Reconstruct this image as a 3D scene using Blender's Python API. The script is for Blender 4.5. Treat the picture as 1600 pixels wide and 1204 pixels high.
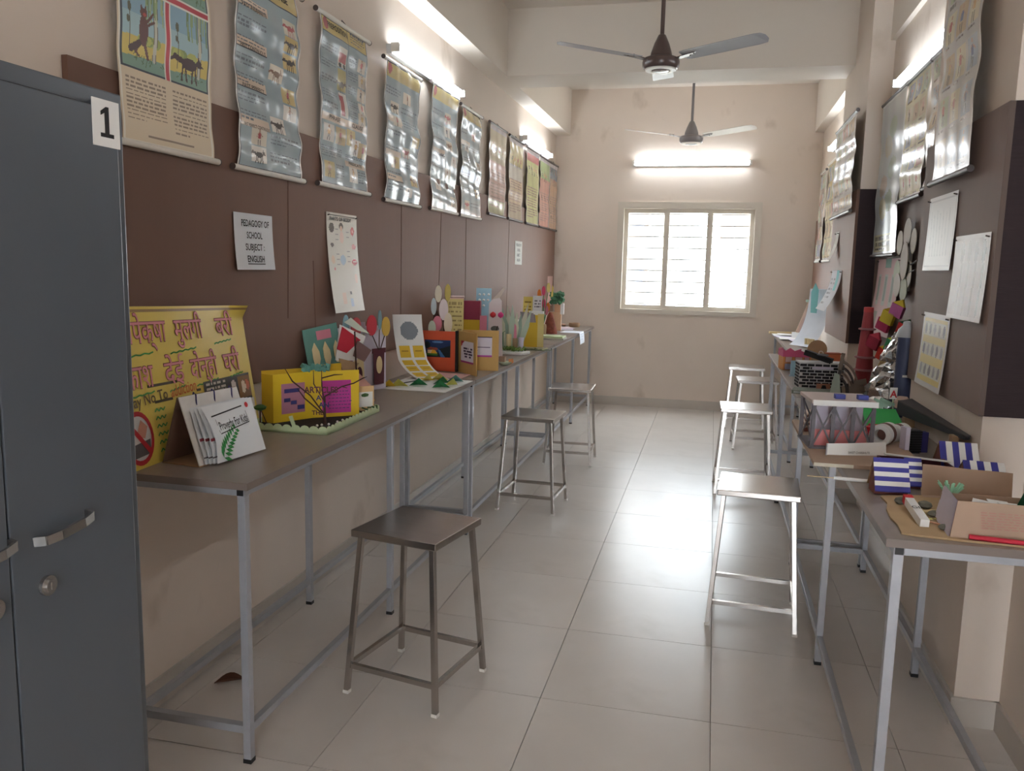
import bpy, bmesh, math, random
import numpy as np
from mathutils import Vector, Matrix, Euler

for o in list(bpy.data.objects):
    bpy.data.objects.remove(o, do_unlink=True)
SC = bpy.context.scene
COL = SC.collection
R = math.radians
PI = math.pi

# ------------------------------------------------------------------ camera, world, exposure
cam_d = bpy.data.cameras.new('camera')
cam_d.sensor_width = 36.0
cam_d.lens = 1298.0 / 1600.0 * 36.0
cam_d.clip_start = 0.02
cam_d.clip_end = 200
cam = bpy.data.objects.new('camera', cam_d)
COL.objects.link(cam)
yaw, pit, rol = R(13.42), R(8.105), R(1.283)
fwd = Vector((-math.sin(yaw) * math.cos(pit), math.cos(yaw) * math.cos(pit), -math.sin(pit)))
rgt = Vector((math.cos(yaw), math.sin(yaw), 0))
upv = rgt.cross(fwd)
r2 = math.cos(rol) * rgt + math.sin(rol) * upv
u2 = -math.sin(rol) * rgt + math.cos(rol) * upv
cam.matrix_world = Matrix(((r2.x, u2.x, -fwd.x, 0), (r2.y, u2.y, -fwd.y, 0), (r2.z, u2.z, -fwd.z, 1.541), (0, 0, 0, 1)))
SC.camera = cam

world = bpy.data.worlds.new('overcast_sky')
SC.world = world
world.use_nodes = True
bg = world.node_tree.nodes['Background']
bg.inputs[0].default_value = (0.88, 0.94, 1.0, 1)
bg.inputs[1].default_value = 13.0

TUBE_STRENGTH = 16.0
vs = SC.view_settings
vs.view_transform = 'Standard'
vs.look = 'None'
vs.gamma = 1.0
vs.use_curve_mapping = False
vs.exposure = 0.72
SC.display_settings.display_device = 'sRGB'
cy = SC.cycles
cy.max_bounces = 10
cy.diffuse_bounces = 6
cy.glossy_bounces = 4
cy.transparent_max_bounces = 12
cy.sample_clamp_indirect = 6.0
cy.caustics_reflective = False
cy.caustics_refractive = False
cy.use_denoising = True

# ------------------------------------------------------------------ helpers
def lin(c):
    c = c / 255.0
    return c / 12.92 if c <= 0.04045 else ((c + 0.055) / 1.055) ** 2.4

def S(r, g, b):
    return (lin(r), lin(g), lin(b), 1.0)

MATS = {}

def mat(name, rgb, rough=0.6, metal=0.0, var=0.0, vscale=8.0, bump=0.0, bscale=60.0, stretch=None, spec=0.5, sheen=0.0, coat=0.0, trans=0.0, emit=None, rnd=0.0):
    if name in MATS:
        return MATS[name]
    m = bpy.data.materials.new(name)
    m.use_nodes = True
    nt = m.node_tree
    b = nt.nodes['Principled BSDF']
    c = S(*rgb)
    b.inputs['Base Color'].default_value = c
    b.inputs['Roughness'].default_value = rough
    b.inputs['Metallic'].default_value = metal
    b.inputs['Specular IOR Level'].default_value = spec
    if sheen:
        b.inputs['Sheen Weight'].default_value = sheen
        b.inputs['Sheen Tint'].default_value = (1.0, 0.68, 0.56, 1)
    if coat:
        b.inputs['Coat Weight'].default_value = coat
        b.inputs['Coat Roughness'].default_value = 0.12
    if trans:
        b.inputs['Transmission Weight'].default_value = trans
    if emit:
        b.inputs['Emission Color'].default_value = S(*emit[0])
        b.inputs['Emission Strength'].default_value = emit[1]
    tc = None
    if var or bump:
        tc = nt.nodes.new('ShaderNodeTexCoord')
        src = tc.outputs['Object']
        if stretch:
            mp = nt.nodes.new('ShaderNodeMapping')
            mp.inputs['Scale'].default_value = stretch
            nt.links.new(src, mp.inputs['Vector'])
            src = mp.outputs['Vector']
    if var:
        n = nt.nodes.new('ShaderNodeTexNoise')
        n.inputs['Scale'].default_value = vscale
        n.inputs['Detail'].default_value = 5.0
        nt.links.new(src, n.inputs['Vector'])
        mr = nt.nodes.new('ShaderNodeMapRange')
        mr.inputs[1].default_value = 0.3
        mr.inputs[2].default_value = 0.7
        mr.inputs[3].default_value = 1.0 - var
        mr.inputs[4].default_value = 1.0 + var * 0.6
        nt.links.new(n.outputs['Fac'], mr.inputs[0])
        mx = nt.nodes.new('ShaderNodeMix')
        mx.data_type = 'RGBA'
        mx.blend_type = 'MULTIPLY'
        mx.inputs['Factor'].default_value = 1.0
        mx.inputs[6].default_value = c
        nt.links.new(mr.outputs[0], mx.inputs[7])
        out = mx.outputs[2]
        if rnd:
            oi = nt.nodes.new('ShaderNodeObjectInfo')
            m2 = nt.nodes.new('ShaderNodeMapRange')
            m2.inputs[3].default_value = 1.0 - rnd
            m2.inputs[4].default_value = 1.0 + rnd
            nt.links.new(oi.outputs['Random'], m2.inputs[0])
            mx2 = nt.nodes.new('ShaderNodeMix')
            mx2.data_type = 'RGBA'
            mx2.blend_type = 'MULTIPLY'
            mx2.inputs['Factor'].default_value = 1.0
            nt.links.new(out, mx2.inputs[6])
            nt.links.new(m2.outputs[0], mx2.inputs[7])
            out = mx2.outputs[2]
        nt.links.new(out, b.inputs['Base Color'])
    if bump:
        n2 = nt.nodes.new('ShaderNodeTexNoise')
        n2.inputs['Scale'].default_value = bscale
        n2.inputs['Detail'].default_value = 3.0
        nt.links.new(src, n2.inputs['Vector'])
        bp = nt.nodes.new('ShaderNodeBump')
        bp.inputs['Strength'].default_value = bump
        bp.inputs['Distance'].default_value = 0.004
        nt.links.new(n2.outputs['Fac'], bp.inputs['Height'])
        nt.links.new(bp.outputs['Normal'], b.inputs['Normal'])
    MATS[name] = m
    return m

def printmat(name, rough=0.5, bump=0.0, bscale=12.0, coat=0.0):
    """material whose colour is the flat print stored on the sheet's faces"""
    m = mat(name, (255, 255, 255), rough=rough, bump=bump, bscale=bscale, coat=coat)
    nt = m.node_tree
    a = nt.nodes.new('ShaderNodeAttribute')
    a.attribute_name = 'print'
    nt.links.new(a.outputs['Color'], nt.nodes['Principled BSDF'].inputs['Base Color'])
    return m

def stain(m, rgb, scale, lo, hi, amount, stretch=(1, 1, 1)):
    """adds dirt blotches of their own shape over a material"""
    nt = m.node_tree
    b = nt.nodes['Principled BSDF']
    inp = b.inputs['Base Color']
    tc = nt.nodes.new('ShaderNodeTexCoord')
    mp = nt.nodes.new('ShaderNodeMapping')
    mp.inputs['Scale'].default_value = stretch
    nt.links.new(tc.outputs['Object'], mp.inputs['Vector'])
    n = nt.nodes.new('ShaderNodeTexNoise')
    n.inputs['Scale'].default_value = scale
    n.inputs['Detail'].default_value = 6.0
    nt.links.new(mp.outputs['Vector'], n.inputs['Vector'])
    mr = nt.nodes.new('ShaderNodeMapRange')
    mr.inputs[1].default_value = lo
    mr.inputs[2].default_value = hi
    mr.inputs[3].default_value = 0
    mr.inputs[4].default_value = amount
    nt.links.new(n.outputs['Fac'], mr.inputs[0])
    mx = nt.nodes.new('ShaderNodeMix')
    mx.data_type = 'RGBA'
    nt.links.new(mr.outputs[0], mx.inputs['Factor'])
    if inp.is_linked:
        nt.links.new(inp.links[0].from_socket, mx.inputs[6])
    else:
        mx.inputs[6].default_value = inp.default_value
    mx.inputs[7].default_value = S(*rgb)
    nt.links.new(mx.outputs[2], inp)
    return m

class MB:
    def __init__(s):
        s.v, s.f, s.mi = [], [], []

    def add(s, vs_, fs, mi=0):
        n = len(s.v)
        s.v += [tuple(p) for p in vs_]
        s.f += [tuple(i + n for i in f) for f in fs]
        s.mi += [mi] * len(fs)
        return s

    def box(s, a, b, mi=0):
        x0, y0, z0 = a
        x1, y1, z1 = b
        return s.add([(x0, y0, z0), (x1, y0, z0), (x1, y1, z0), (x0, y1, z0), (x0, y0, z1), (x1, y0, z1), (x1, y1, z1), (x0, y1, z1)],
                     [(0, 3, 2, 1), (4, 5, 6, 7), (0, 1, 5, 4), (1, 2, 6, 5), (2, 3, 7, 6), (3, 0, 4, 7)], mi)

    def cbox(s, c, d, rot=None, mi=0):
        """box by centre, size and optional euler rotation"""
        M = Euler(rot).to_matrix() if rot else Matrix.Identity(3)
        c = Vector(c)
        pts = []
        for z in (-.5, .5):
            for x, y in ((-.5, -.5), (.5, -.5), (.5, .5), (-.5, .5)):
                pts.append(c + M @ Vector((x * d[0], y * d[1], z * d[2])))
        return s.add(pts, [(0, 3, 2, 1), (4, 5, 6, 7), (0, 1, 5, 4), (1, 2, 6, 5), (2, 3, 7, 6), (3, 0, 4, 7)], mi)

    def bar(s, p, q, w, h=None, mi=0, up=(0, 0, 1)):
        h = h or w
        p, q = Vector(p), Vector(q)
        d = (q - p).normalized()
        u = Vector(up)
        if abs(d.dot(u)) > 0.95:
            u = Vector((0, 1, 0))
        a = d.cross(u).normalized()
        b = a.cross(d).normalized()
        pts = []
        for c in (p, q):
            for i, j in ((-1, -1), (1, -1), (1, 1), (-1, 1)):
                pts.append(c + a * (i * w / 2) + b * (j * h / 2))
        return s.add(pts, [(0, 1, 2, 3), (7, 6, 5, 4), (0, 4, 5, 1), (1, 5, 6, 2), (2, 6, 7, 3), (3, 7, 4, 0)], mi)

    def tube(s, pts, r, n=8, mi=0, cap=True):
        pts = [Vector(p) for p in pts]
        rs = r if isinstance(r, (list, tuple)) else [r] * len(pts)
        base = len(s.v)
        for i, p in enumerate(pts):
            d = (pts[min(i + 1, len(pts) - 1)] - pts[max(i - 1, 0)]).normalized()
            u = Vector((0, 0, 1)) if abs(d.z) < 0.9 else Vector((0, 1, 0))
            a = d.cross(u).normalized()
            b = d.cross(a).normalized()
            for k in range(n):
                t = 2 * PI * k / n
                s.v.append(tuple(p + (a * math.cos(t) + b * math.sin(t)) * rs[i]))
        for i in range(len(pts) - 1):
            for k in range(n):
                k2 = (k + 1) % n
                s.f.append((base + i * n + k, base + i * n + k2, base + (i + 1) * n + k2, base + (i + 1) * n + k))
                s.mi.append(mi)
        if cap:
            s.f.append(tuple(base + k for k in range(n))[::-1])
            s.f.append(tuple(base + (len(pts) - 1) * n + k for k in range(n)))
            s.mi += [mi, mi]
        return s

    def lathe(s, prof, n=24, c=(0, 0, 0), mi=0):
        base = len(s.v)
        for r, z in prof:
            for k in range(n):
                t = 2 * PI * k / n
                s.v.append((c[0] + r * math.cos(t), c[1] + r * math.sin(t), c[2] + z))
        for i in range(len(prof) - 1):
            for k in range(n):
                k2 = (k + 1) % n
                s.f.append((base + i * n + k, base + i * n + k2, base + (i + 1) * n + k2, base + (i + 1) * n + k))
                s.mi.append(mi)
        s.f.append(tuple(base + k for k in range(n))[::-1])
        s.f.append(tuple(base + (len(prof) - 1) * n + k for k in range(n)))
        s.mi += [mi, mi]
        return s

    def plate(s, poly, y0, y1, mi=0, xf=None):
        """polygon in (x, z) extruded along depth from y0 (front) to y1 (back); xf maps the point"""
        n = len(poly)
        pts = [(x, y0, z) for x, z in poly] + [(x, y1, z) for x, z in poly]
        if xf:
            pts = [xf(Vector(p)) for p in pts]
        fs = [tuple(range(n)), tuple(range(2 * n - 1, n - 1, -1))]
        for i in range(n):
            j = (i + 1) % n
            fs.append((i, i + n, j + n, j))
        return s.add(pts, fs, mi)

    def build(s, name, mats, parent=None, smooth=False, bevel=0.0):
        me = bpy.data.meshes.new(name)
        me.from_pydata(s.v, [], s.f)
        if not isinstance(mats, (list, tuple)):
            mats = [mats]
        for m in mats:
            me.materials.append(m)
        if len(mats) > 1:
            me.polygons.foreach_set('material_index', s.mi)
        bm = bmesh.new()
        bm.from_mesh(me)
        bmesh.ops.recalc_face_normals(bm, faces=bm.faces)
        if bevel:
            bmesh.ops.bevel(bm, geom=[e for e in bm.edges], offset=bevel, segments=2, affect='EDGES', profile=0.6)
        bm.to_mesh(me)
        bm.free()
        if smooth:
            me.polygons.foreach_set('use_smooth', [True] * len(me.polygons))
            try:
                me.set_sharp_from_angle(angle=R(40))
            except Exception:
                pass
        me.update()
        o = bpy.data.objects.new(name, me)
        COL.objects.link(o)
        if parent:
            o.parent = parent
        return o

def tag(o, label=None, cat=None, group=None, kind=None):
    if label:
        o['label'] = label
    if cat:
        o['category'] = cat
    if group:
        o['group'] = group
    if kind:
        o['kind'] = kind
    return o

def thing(name, label, cat, loc=(0, 0, 0), rz=0.0, group=None):
    o = bpy.data.objects.new(name, None)
    o.empty_display_size = 0.05
    COL.objects.link(o)
    o.location = loc
    o.rotation_euler = (0, 0, R(rz))
    return tag(o, label, cat, group)

def copy_tree(o, parent=None):
    c = o.copy()
    COL.objects.link(c)
    c.parent = parent
    for ch in list(o.children):
        copy_tree(ch, c)
    return c

def ellipse(cx, cz, rx, rz, n=20, a0=0.0):
    return [(cx + rx * math.cos(a0 + 2 * PI * k / n), cz + rz * math.sin(a0 + 2 * PI * k / n)) for k in range(n)]

# ---- flat print: a little picture drawn in code and stored as face colours of the sheet
class Pic:
    def __init__(s, w, h, bgc):
        s.w, s.h = w, h
        s.a = np.empty((h, w, 3), dtype=np.float32)
        s.a[:] = np.array(S(*bgc)[:3])
        s.asp = h / w
        yy, xx = np.mgrid[0:h, 0:w]
        s.x = (xx + 0.5) / w
        s.y = (yy + 0.5) / h

    def put(s, mask, c):
        s.a[mask] = np.array(S(*c)[:3])
        return s

    def rect(s, x0, y0, x1, y1, c):
        return s.put((s.x >= x0) & (s.x < x1) & (s.y >= y0) & (s.y < y1), c)

    def ell(s, cx, cy_, rx, ry, c):
        return s.put(((s.x - cx) / rx) ** 2 + ((s.y - cy_) / ry) ** 2 <= 1, c)

    def line(s, x0, y0, x1, y1, t, c):
        dx, dy = x1 - x0, (y1 - y0) * s.asp
        L = max(dx * dx + dy * dy, 1e-9)
        px, py = s.x - x0, (s.y - y0) * s.asp
        k = np.clip((px * dx + py * dy) / L, 0, 1)
        d2 = (px - k * dx) ** 2 + (py - k * dy) ** 2
        return s.put(d2 <= (t / 2) ** 2, c)

    def poly(s, pts, c):
        inside = np.zeros_like(s.x, dtype=bool)
        n = len(pts)
        for i in range(n):
            x0, y0 = pts[i]
            x1, y1 = pts[(i + 1) % n]
            if y0 == y1:
                continue
            cond = ((s.y < y0) != (s.y < y1)) & (s.x < (x1 - x0) * (s.y - y0) / (y1 - y0) + x0)
            inside ^= cond
        return s.put(inside, c)

    def frame(s, m, c, t=0.012):
        mx, my = m, m / s.asp
        s.rect(mx, my, 1 - mx, my + t / s.asp, c)
        s.rect(mx, 1 - my - t / s.asp, 1 - mx, 1 - my, c)
        s.rect(mx, my, mx + t, 1 - my, c)
        s.rect(1 - mx - t, my, 1 - mx, 1 - my, c)
        return s

    def text(s, x0, y0, x1, y1, n, c, seed=0, fill=0.5):
        """n lines of small print: broken dashes"""
        rr = random.Random(seed)
        st = (y1 - y0) / n
        for i in range(n):
            x = x0
            end = x1 if i < n - 1 else x0 + (x1 - x0) * rr.uniform(0.4, 0.9)
            while x < end:
                wd = rr.uniform(0.02, 0.07)
                s.rect(x, y0 + i * st, min(x + wd, end), y0 + (i + fill) * st, c)
                x += wd + 0.014
        return s

    def person(s, cx, cy_, hgt, coat=(190, 70, 70), skin=(196, 140, 105), leg=(70, 60, 70)):
        a = s.asp
        w = hgt * a
        s.ell(cx, cy_ - hgt * 0.40, 0.10 * w, 0.10 * hgt, skin)
        s.poly([(cx - 0.13 * w, cy_ - hgt * 0.28), (cx + 0.13 * w, cy_ - hgt * 0.28), (cx + 0.16 * w, cy_ + hgt * 0.12), (cx - 0.16 * w, cy_ + hgt * 0.12)], coat)
        s.line(cx - 0.12 * w, cy_ - hgt * 0.22, cx - 0.30 * w, cy_, 0.05 * w, skin)
        s.line(cx + 0.12 * w, cy_ - hgt * 0.22, cx + 0.32 * w, cy_ - hgt * 0.08, 0.05 * w, skin)
        s.line(cx - 0.07 * w, cy_ + hgt * 0.10, cx - 0.13 * w, cy_ + hgt * 0.5, 0.07 * w, leg)
        s.line(cx + 0.07 * w, cy_ + hgt * 0.10, cx + 0.12 * w, cy_ + hgt * 0.5, 0.07 * w, leg)
        return s

    def beast(s, cx, cy_, L, c=(90, 60, 50)):
        """four-legged animal walking to the right, length L in widths"""
        h = L / s.asp
        s.ell(cx, cy_, 0.34 * L, 0.16 * h, c)
        s.ell(cx + 0.42 * L, cy_ - 0.10 * h, 0.13 * L, 0.10 * h, c)
        s.poly([(cx + 0.46 * L, cy_ - 0.13 * h), (cx + 0.66 * L, cy_ - 0.03 * h), (cx + 0.46 * L, cy_ + 0.0 * h)], c)
        s.poly([(cx + 0.34 * L, cy_ - 0.16 * h), (cx + 0.38 * L, cy_ - 0.32 * h), (cx + 0.46 * L, cy_ - 0.16 * h)], c)
        for dx, k in ((-0.26, -0.06), (-0.16, 0.05), (0.16, -0.05), (0.27, 0.06)):
            s.line(cx + dx * L, cy_ + 0.05 * h, cx + (dx + k) * L, cy_ + 0.46 * h, 0.06 * L, c)
        s.line(cx - 0.3 * L, cy_ - 0.03 * h, cx - 0.62 * L, cy_ - 0.10 * h, 0.15 * L, c)
        s.line(cx - 0.6 * L, cy_ - 0.10 * h, cx - 0.75 * L, cy_ - 0.02 * h, 0.10 * L, c)
        return s

def surface(name, nu, nv, fn, material, parent=None, pic=None, smooth=True):
    """grid of nu x nv faces; fn(s, t) gives the point, s to the right, t upward; pic gives face colours"""
    if pic is not None:
        nu, nv = pic.w, pic.h
    vs_ = [fn(i / nu, j / nv) for j in range(nv + 1) for i in range(nu + 1)]
    w1 = nu + 1
    fs = [(j * w1 + i, j * w1 + i + 1, (j + 1) * w1 + i + 1, (j + 1) * w1 + i) for j in range(nv) for i in range(nu)]
    me = bpy.data.meshes.new(name)
    me.from_pydata(vs_, [], fs)
    me.materials.append(material)
    if pic is not None:
        at = me.attributes.new('print', 'FLOAT_COLOR', 'FACE')
        c = np.ones((nv, nu, 4), dtype=np.float32)
        c[:, :, :3] = pic.a[::-1]
        at.data.foreach_set('color', c.ravel())
    if smooth:
        me.polygons.foreach_set('use_smooth', [True] * len(me.polygons))
    me.update()
    o = bpy.data.objects.new(name, me)
    COL.objects.link(o)
    if parent:
        o.parent = parent
    return o

_TXT = {}

def text_geo(body, bold=0.0):
    k = (body, bold)
    if k not in _TXT:
        c = bpy.data.curves.new('lettering', 'FONT')
        c.body = body
        c.size = 1.0
        c.offset = bold
        c.resolution_u = 3
        c.align_x = 'CENTER'
        o = bpy.data.objects.new('lettering', c)
        COL.objects.link(o)
        dg = bpy.context.evaluated_depsgraph_get()
        me = bpy.data.meshes.new_from_object(o.evaluated_get(dg))
        _TXT[k] = ([tuple(v.co) for v in me.vertices], [tuple(p.vertices) for p in me.polygons])
        bpy.data.objects.remove(o, do_unlink=True)
        bpy.data.meshes.remove(me)
        bpy.data.curves.remove(c)
    return _TXT[k]

def lettering(parent, body, x, z, size, material, y=-0.002, width=None, bold=0.0, rot=0.0, fn=None, mb=None):
    """flat lettering facing local -y, centred at x, baseline z; fn maps (x, y, z) on to a bent surface"""
    vs_, fs = text_geo(body, bold)
    xs = [p[0] for p in vs_]
    k = size
    kx = size
    if width:
        kx = width / max(max(xs) - min(xs), 1e-6)
    cr, sr = math.cos(rot), math.sin(rot)
    pts = []
    for p in vs_:
        a, b = p[0] * kx, p[1] * k
        q = (x + a * cr - b * sr, y, z + a * sr + b * cr)
        pts.append(fn(q) if fn else q)
    if mb is not None:
        mb.add(pts, fs)
        return mb
    me = bpy.data.meshes.new('lettering')
    me.from_pydata(pts, [], fs)
    me.materials.append(material)
    o = bpy.data.objects.new('lettering', me)
    COL.objects.link(o)
    o.parent = parent
    return o

# ------------------------------------------------------------------ materials
M_WALL = stain(mat('cream_wall_paint', (220, 207, 195), rough=0.55, var=0.05, vscale=1.5, bump=0.05, bscale=40, spec=0.3), (150, 128, 105), 3.2, 0.63, 0.80, 0.5, (1, 1, 0.7))
M_CEIL = mat('ceiling_paint', (222, 213, 202), rough=0.6, var=0.03, vscale=1.2)
M_TILE = stain(mat('polished_floor_tile', (206, 199, 193), rough=0.28, var=0.05, vscale=3.0, rnd=0.03, bump=0.02, bscale=9, spec=0.5), (150, 138, 122), 2.2, 0.58, 0.80, 0.35)
M_GROUT = mat('dark_grout', (120, 108, 95), rough=0.9)
M_SKIRT = mat('skirting_tile', (190, 182, 173), rough=0.3, var=0.06, vscale=5)
M_FELT = mat('brown_felt', (106, 77, 64), rough=0.62, var=0.06, vscale=2.5, bump=0.3, bscale=5.0, stretch=(1.6, 1.6, 0.25), spec=0.4, sheen=0.3)
M_FELT_R = mat('grey_brown_felt', (96, 82, 76), rough=0.62, var=0.06, vscale=2.5, bump=0.3, bscale=5.0, stretch=(1.6, 1.6, 0.25), spec=0.4, sheen=0.2)
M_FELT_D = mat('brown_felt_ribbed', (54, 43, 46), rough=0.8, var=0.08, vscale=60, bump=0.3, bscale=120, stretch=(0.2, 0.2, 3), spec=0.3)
M_LAM = mat('grey_brown_laminate', (138, 127, 119), rough=0.34, var=0.05, vscale=30, stretch=(1, 0.2, 1), spec=0.45)
M_LAMEDGE = mat('laminate_edge_band', (122, 110, 103), rough=0.4, var=0.04, vscale=20)
M_LEG = mat('silver_leg_paint', (168, 170, 176), rough=0.38, metal=0.35, var=0.04, vscale=30)
M_BLACK = mat('black_plastic', (18, 17, 18), rough=0.5)
M_STEEL = mat('brushed_stainless', (192, 186, 181), rough=0.22, metal=1.0, var=0.07, vscale=14, stretch=(0.3, 6, 1))
M_FOOT = mat('white_plastic_foot', (225, 222, 215), rough=0.5)
M_ALU = mat('beige_window_aluminium', (206, 198, 186), rough=0.4, metal=0.0)
M_CAB = mat('blue_grey_enamel', (84, 90, 97), rough=0.28, var=0.05, vscale=3, bump=0.08, bscale=6, spec=0.55)
M_CABD = mat('dark_gap', (25, 26, 30), rough=0.7)
M_CHROME = mat('dull_chrome', (176, 174, 172), rough=0.25, metal=0.9)
M_WHITE = mat('white_paper', (232, 232, 230), rough=0.6, bump=0.03, bscale=20)
M_PVC = mat('white_pvc_rod', (222, 218, 210), rough=0.35)
M_DKROD = mat('dark_rod', (72, 62, 60), rough=0.4)
M_INK = mat('black_ink', (24, 22, 24), rough=0.6)
M_BATTEN = mat('white_batten_metal', (205, 208, 210), rough=0.4)
M_TUBE = mat('lit_tube_glass', (255, 255, 255), rough=0.4, emit=((240, 248, 255), TUBE_STRENGTH))
P_GLOSS = printmat('laminated_print', rough=0.22, bump=0.10, bscale=11, coat=0.3)
P_SATIN = printmat('satin_print', rough=0.35, bump=0.05, bscale=10)
P_MATTE = printmat('matte_print', rough=0.7)

def paper(r, g, b, rough=0.65, name=None):
    return mat(name or 'craft_paper_%02x%02x%02x' % (r, g, b), (r, g, b), rough=rough, var=0.04, vscale=14)

def gmat():
    m = bpy.data.materials.new('window_glass')
    m.use_nodes = True
    nt = m.node_tree
    nt.nodes.clear()
    out = nt.nodes.new('ShaderNodeOutputMaterial')
    t = nt.nodes.new('ShaderNodeBsdfTransparent')
    t.inputs[0].default_value = (0.93, 0.95, 0.95, 1)
    g = nt.nodes.new('ShaderNodeBsdfGlossy')
    g.inputs['Roughness'].default_value = 0.03
    mx = nt.nodes.new('ShaderNodeMixShader')
    mx.inputs[0].default_value = 0.06
    nt.links.new(t.outputs[0], mx.inputs[1])
    nt.links.new(g.outputs[0], mx.inputs[2])
    nt.links.new(mx.outputs[0], out.inputs[0])
    return m
M_GLASS = gmat()

# ------------------------------------------------------------------ the room
XL, XR, YE, YB, ZC = -1.81, 1.03, 9.46, -2.6, 3.5
PX = 0.888                                  # face of the wall pillars

def struct(name, mb, m, parent=None, bevel=0.0, label=None):
    o = mb.build(name, m, parent, bevel=bevel)
    if parent is None:
        o['kind'] = 'structure'
    if label:
        o['label'] = label
    return o

floor = struct('floor', MB().box((XL - .2, YB - .2, -0.15), (XR + .2, YE + .2, -0.012)), M_GROUT, label='polished cream tile floor running down the room')
xs = [XL] + [-1.73 + .6 * k for k in range(5)] + [XR]
y0 = 2.773 - .6 * 9
ys = [y0 + .6 * k for k in range(21)]
ys = [y for y in ys if YB < y < YE]
ys = [YB] + ys + [YE]
tmesh = {}
for i in range(len(xs) - 1):
    for j in range(len(ys) - 1):
        w, d = xs[i + 1] - xs[i], ys[j + 1] - ys[j]
        key = (round(w, 3), round(d, 3))
        if key not in tmesh:
            g = 0.0013
            t = MB().box((-w / 2 + g, -d / 2 + g, -0.012), (w / 2 - g, d / 2 - g, 0.0)).build('tile', M_TILE, floor)
            tmesh[key] = t.data
        else:
            t = bpy.data.objects.new('tile', tmesh[key])
            COL.objects.link(t)
            t.parent = floor
        t.location = ((xs[i] + xs[i + 1]) / 2, (ys[j] + ys[j + 1]) / 2, 0)

struct('wall_left', MB().box((XL - .2, YB - .2, 0), (XL, YE + .2, ZC)), M_WALL, label='long cream left wall with charts and brown board')
struct('wall_right', MB().box((XR, YB - .2, 0), (XR + .2, YE + .2, ZC)), M_WALL, label='cream right wall between the pillars')
# open double doorway behind the viewer, the daylight the near end of the room receives
DX0, DX1, DZ = -0.05, 0.7, 2.1
mb = MB().box((XL, YB - .2, 0), (DX0, YB, ZC)).box((DX1, YB - .2, 0), (XR, YB, ZC)).box((DX0, YB - .2, DZ), (DX1, YB, ZC))
struct('wall_back', mb, M_WALL, label='cream wall with an open doorway behind the viewer')
WX0, WX1, WZ0, WZ1 = -1.065, 0.44, 1.075, 2.265
mb = MB()
mb.box((XL, YE, 0), (WX0, YE + .2, ZC)).box((WX1, YE, 0), (XR, YE + .2, ZC))
mb.box((WX0, YE, 0), (WX1, YE + .2, WZ0)).box((WX0, YE, WZ1), (WX1, YE + .2, ZC))
struct('wall_end', mb, M_WALL, label='cream end wall around the bright window')
struct('ceiling', MB().box((XL - .2, YB - .2, ZC), (XR + .2, YE + .2, ZC + .15)), M_CEIL, label='plain pale ceiling slab above the beams')
struct('wall_pillar', MB().box((PX, 3.0, 0), (XR, 4.02, ZC)), M_WALL, label='wide shallow wall pillar nearest on the right')
struct('wall_pillar', MB().box((PX, 5.89, 0), (XR, 6.955, ZC)), M_WALL, label='wide shallow wall pillar under the far cross beam')
ZB = 3.007
struct('ceiling_beam', MB().box((XL, YB, ZB), (-1.65, YE, ZC)), M_CEIL, label='long ceiling beam above the left wall')
struct('ceiling_beam', MB().box((.94, 6.955, ZB), (XR, YE, ZC)), M_CEIL, label='long ceiling beam above the far right wall')
struct('ceiling_beam', MB().box((1.0, 4.02, ZB), (XR, 5.89, ZC)), M_CEIL, label='shallow ceiling beam above the near right wall')
struct('ceiling_beam', MB().box((-1.65, 6.52, ZB), (PX, 6.955, ZC)), M_CEIL, label='cross beam between the two ceiling fans')
struct('ceiling_beam', MB().box((-1.65, 3.57, ZB), (PX, 4.0, ZC)), M_CEIL, label='cross beam nearer the viewer above the frame')
H = 0.1
struct('baseboard_left', MB().box((XL, YB, 0), (XL + .012, YE, H)), M_SKIRT)
struct('baseboard_end', MB().box((XL + .012, YE - .012, 0), (XR - .012, YE, H)), M_SKIRT)
mb = MB()
mb.box((XR - .012, YB, 0), (XR, 3.0, H)).box((PX - .012, 3.0 - .012, 0), (XR, 3.0, H)).box((PX - .012, 3.0, 0), (PX, 4.02, H))
mb.box((XR - .012, 4.02, 0), (XR, 5.89, H)).box((PX - .012, 5.89 - .012, 0), (XR - .012, 5.89, H)).box((PX - .012, 5.89, 0), (PX, 6.955, H)).box((XR - .012, 6.955, 0), (XR, YE - .012, H))
struct('baseboard_right', mb, M_SKIRT)

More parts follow.
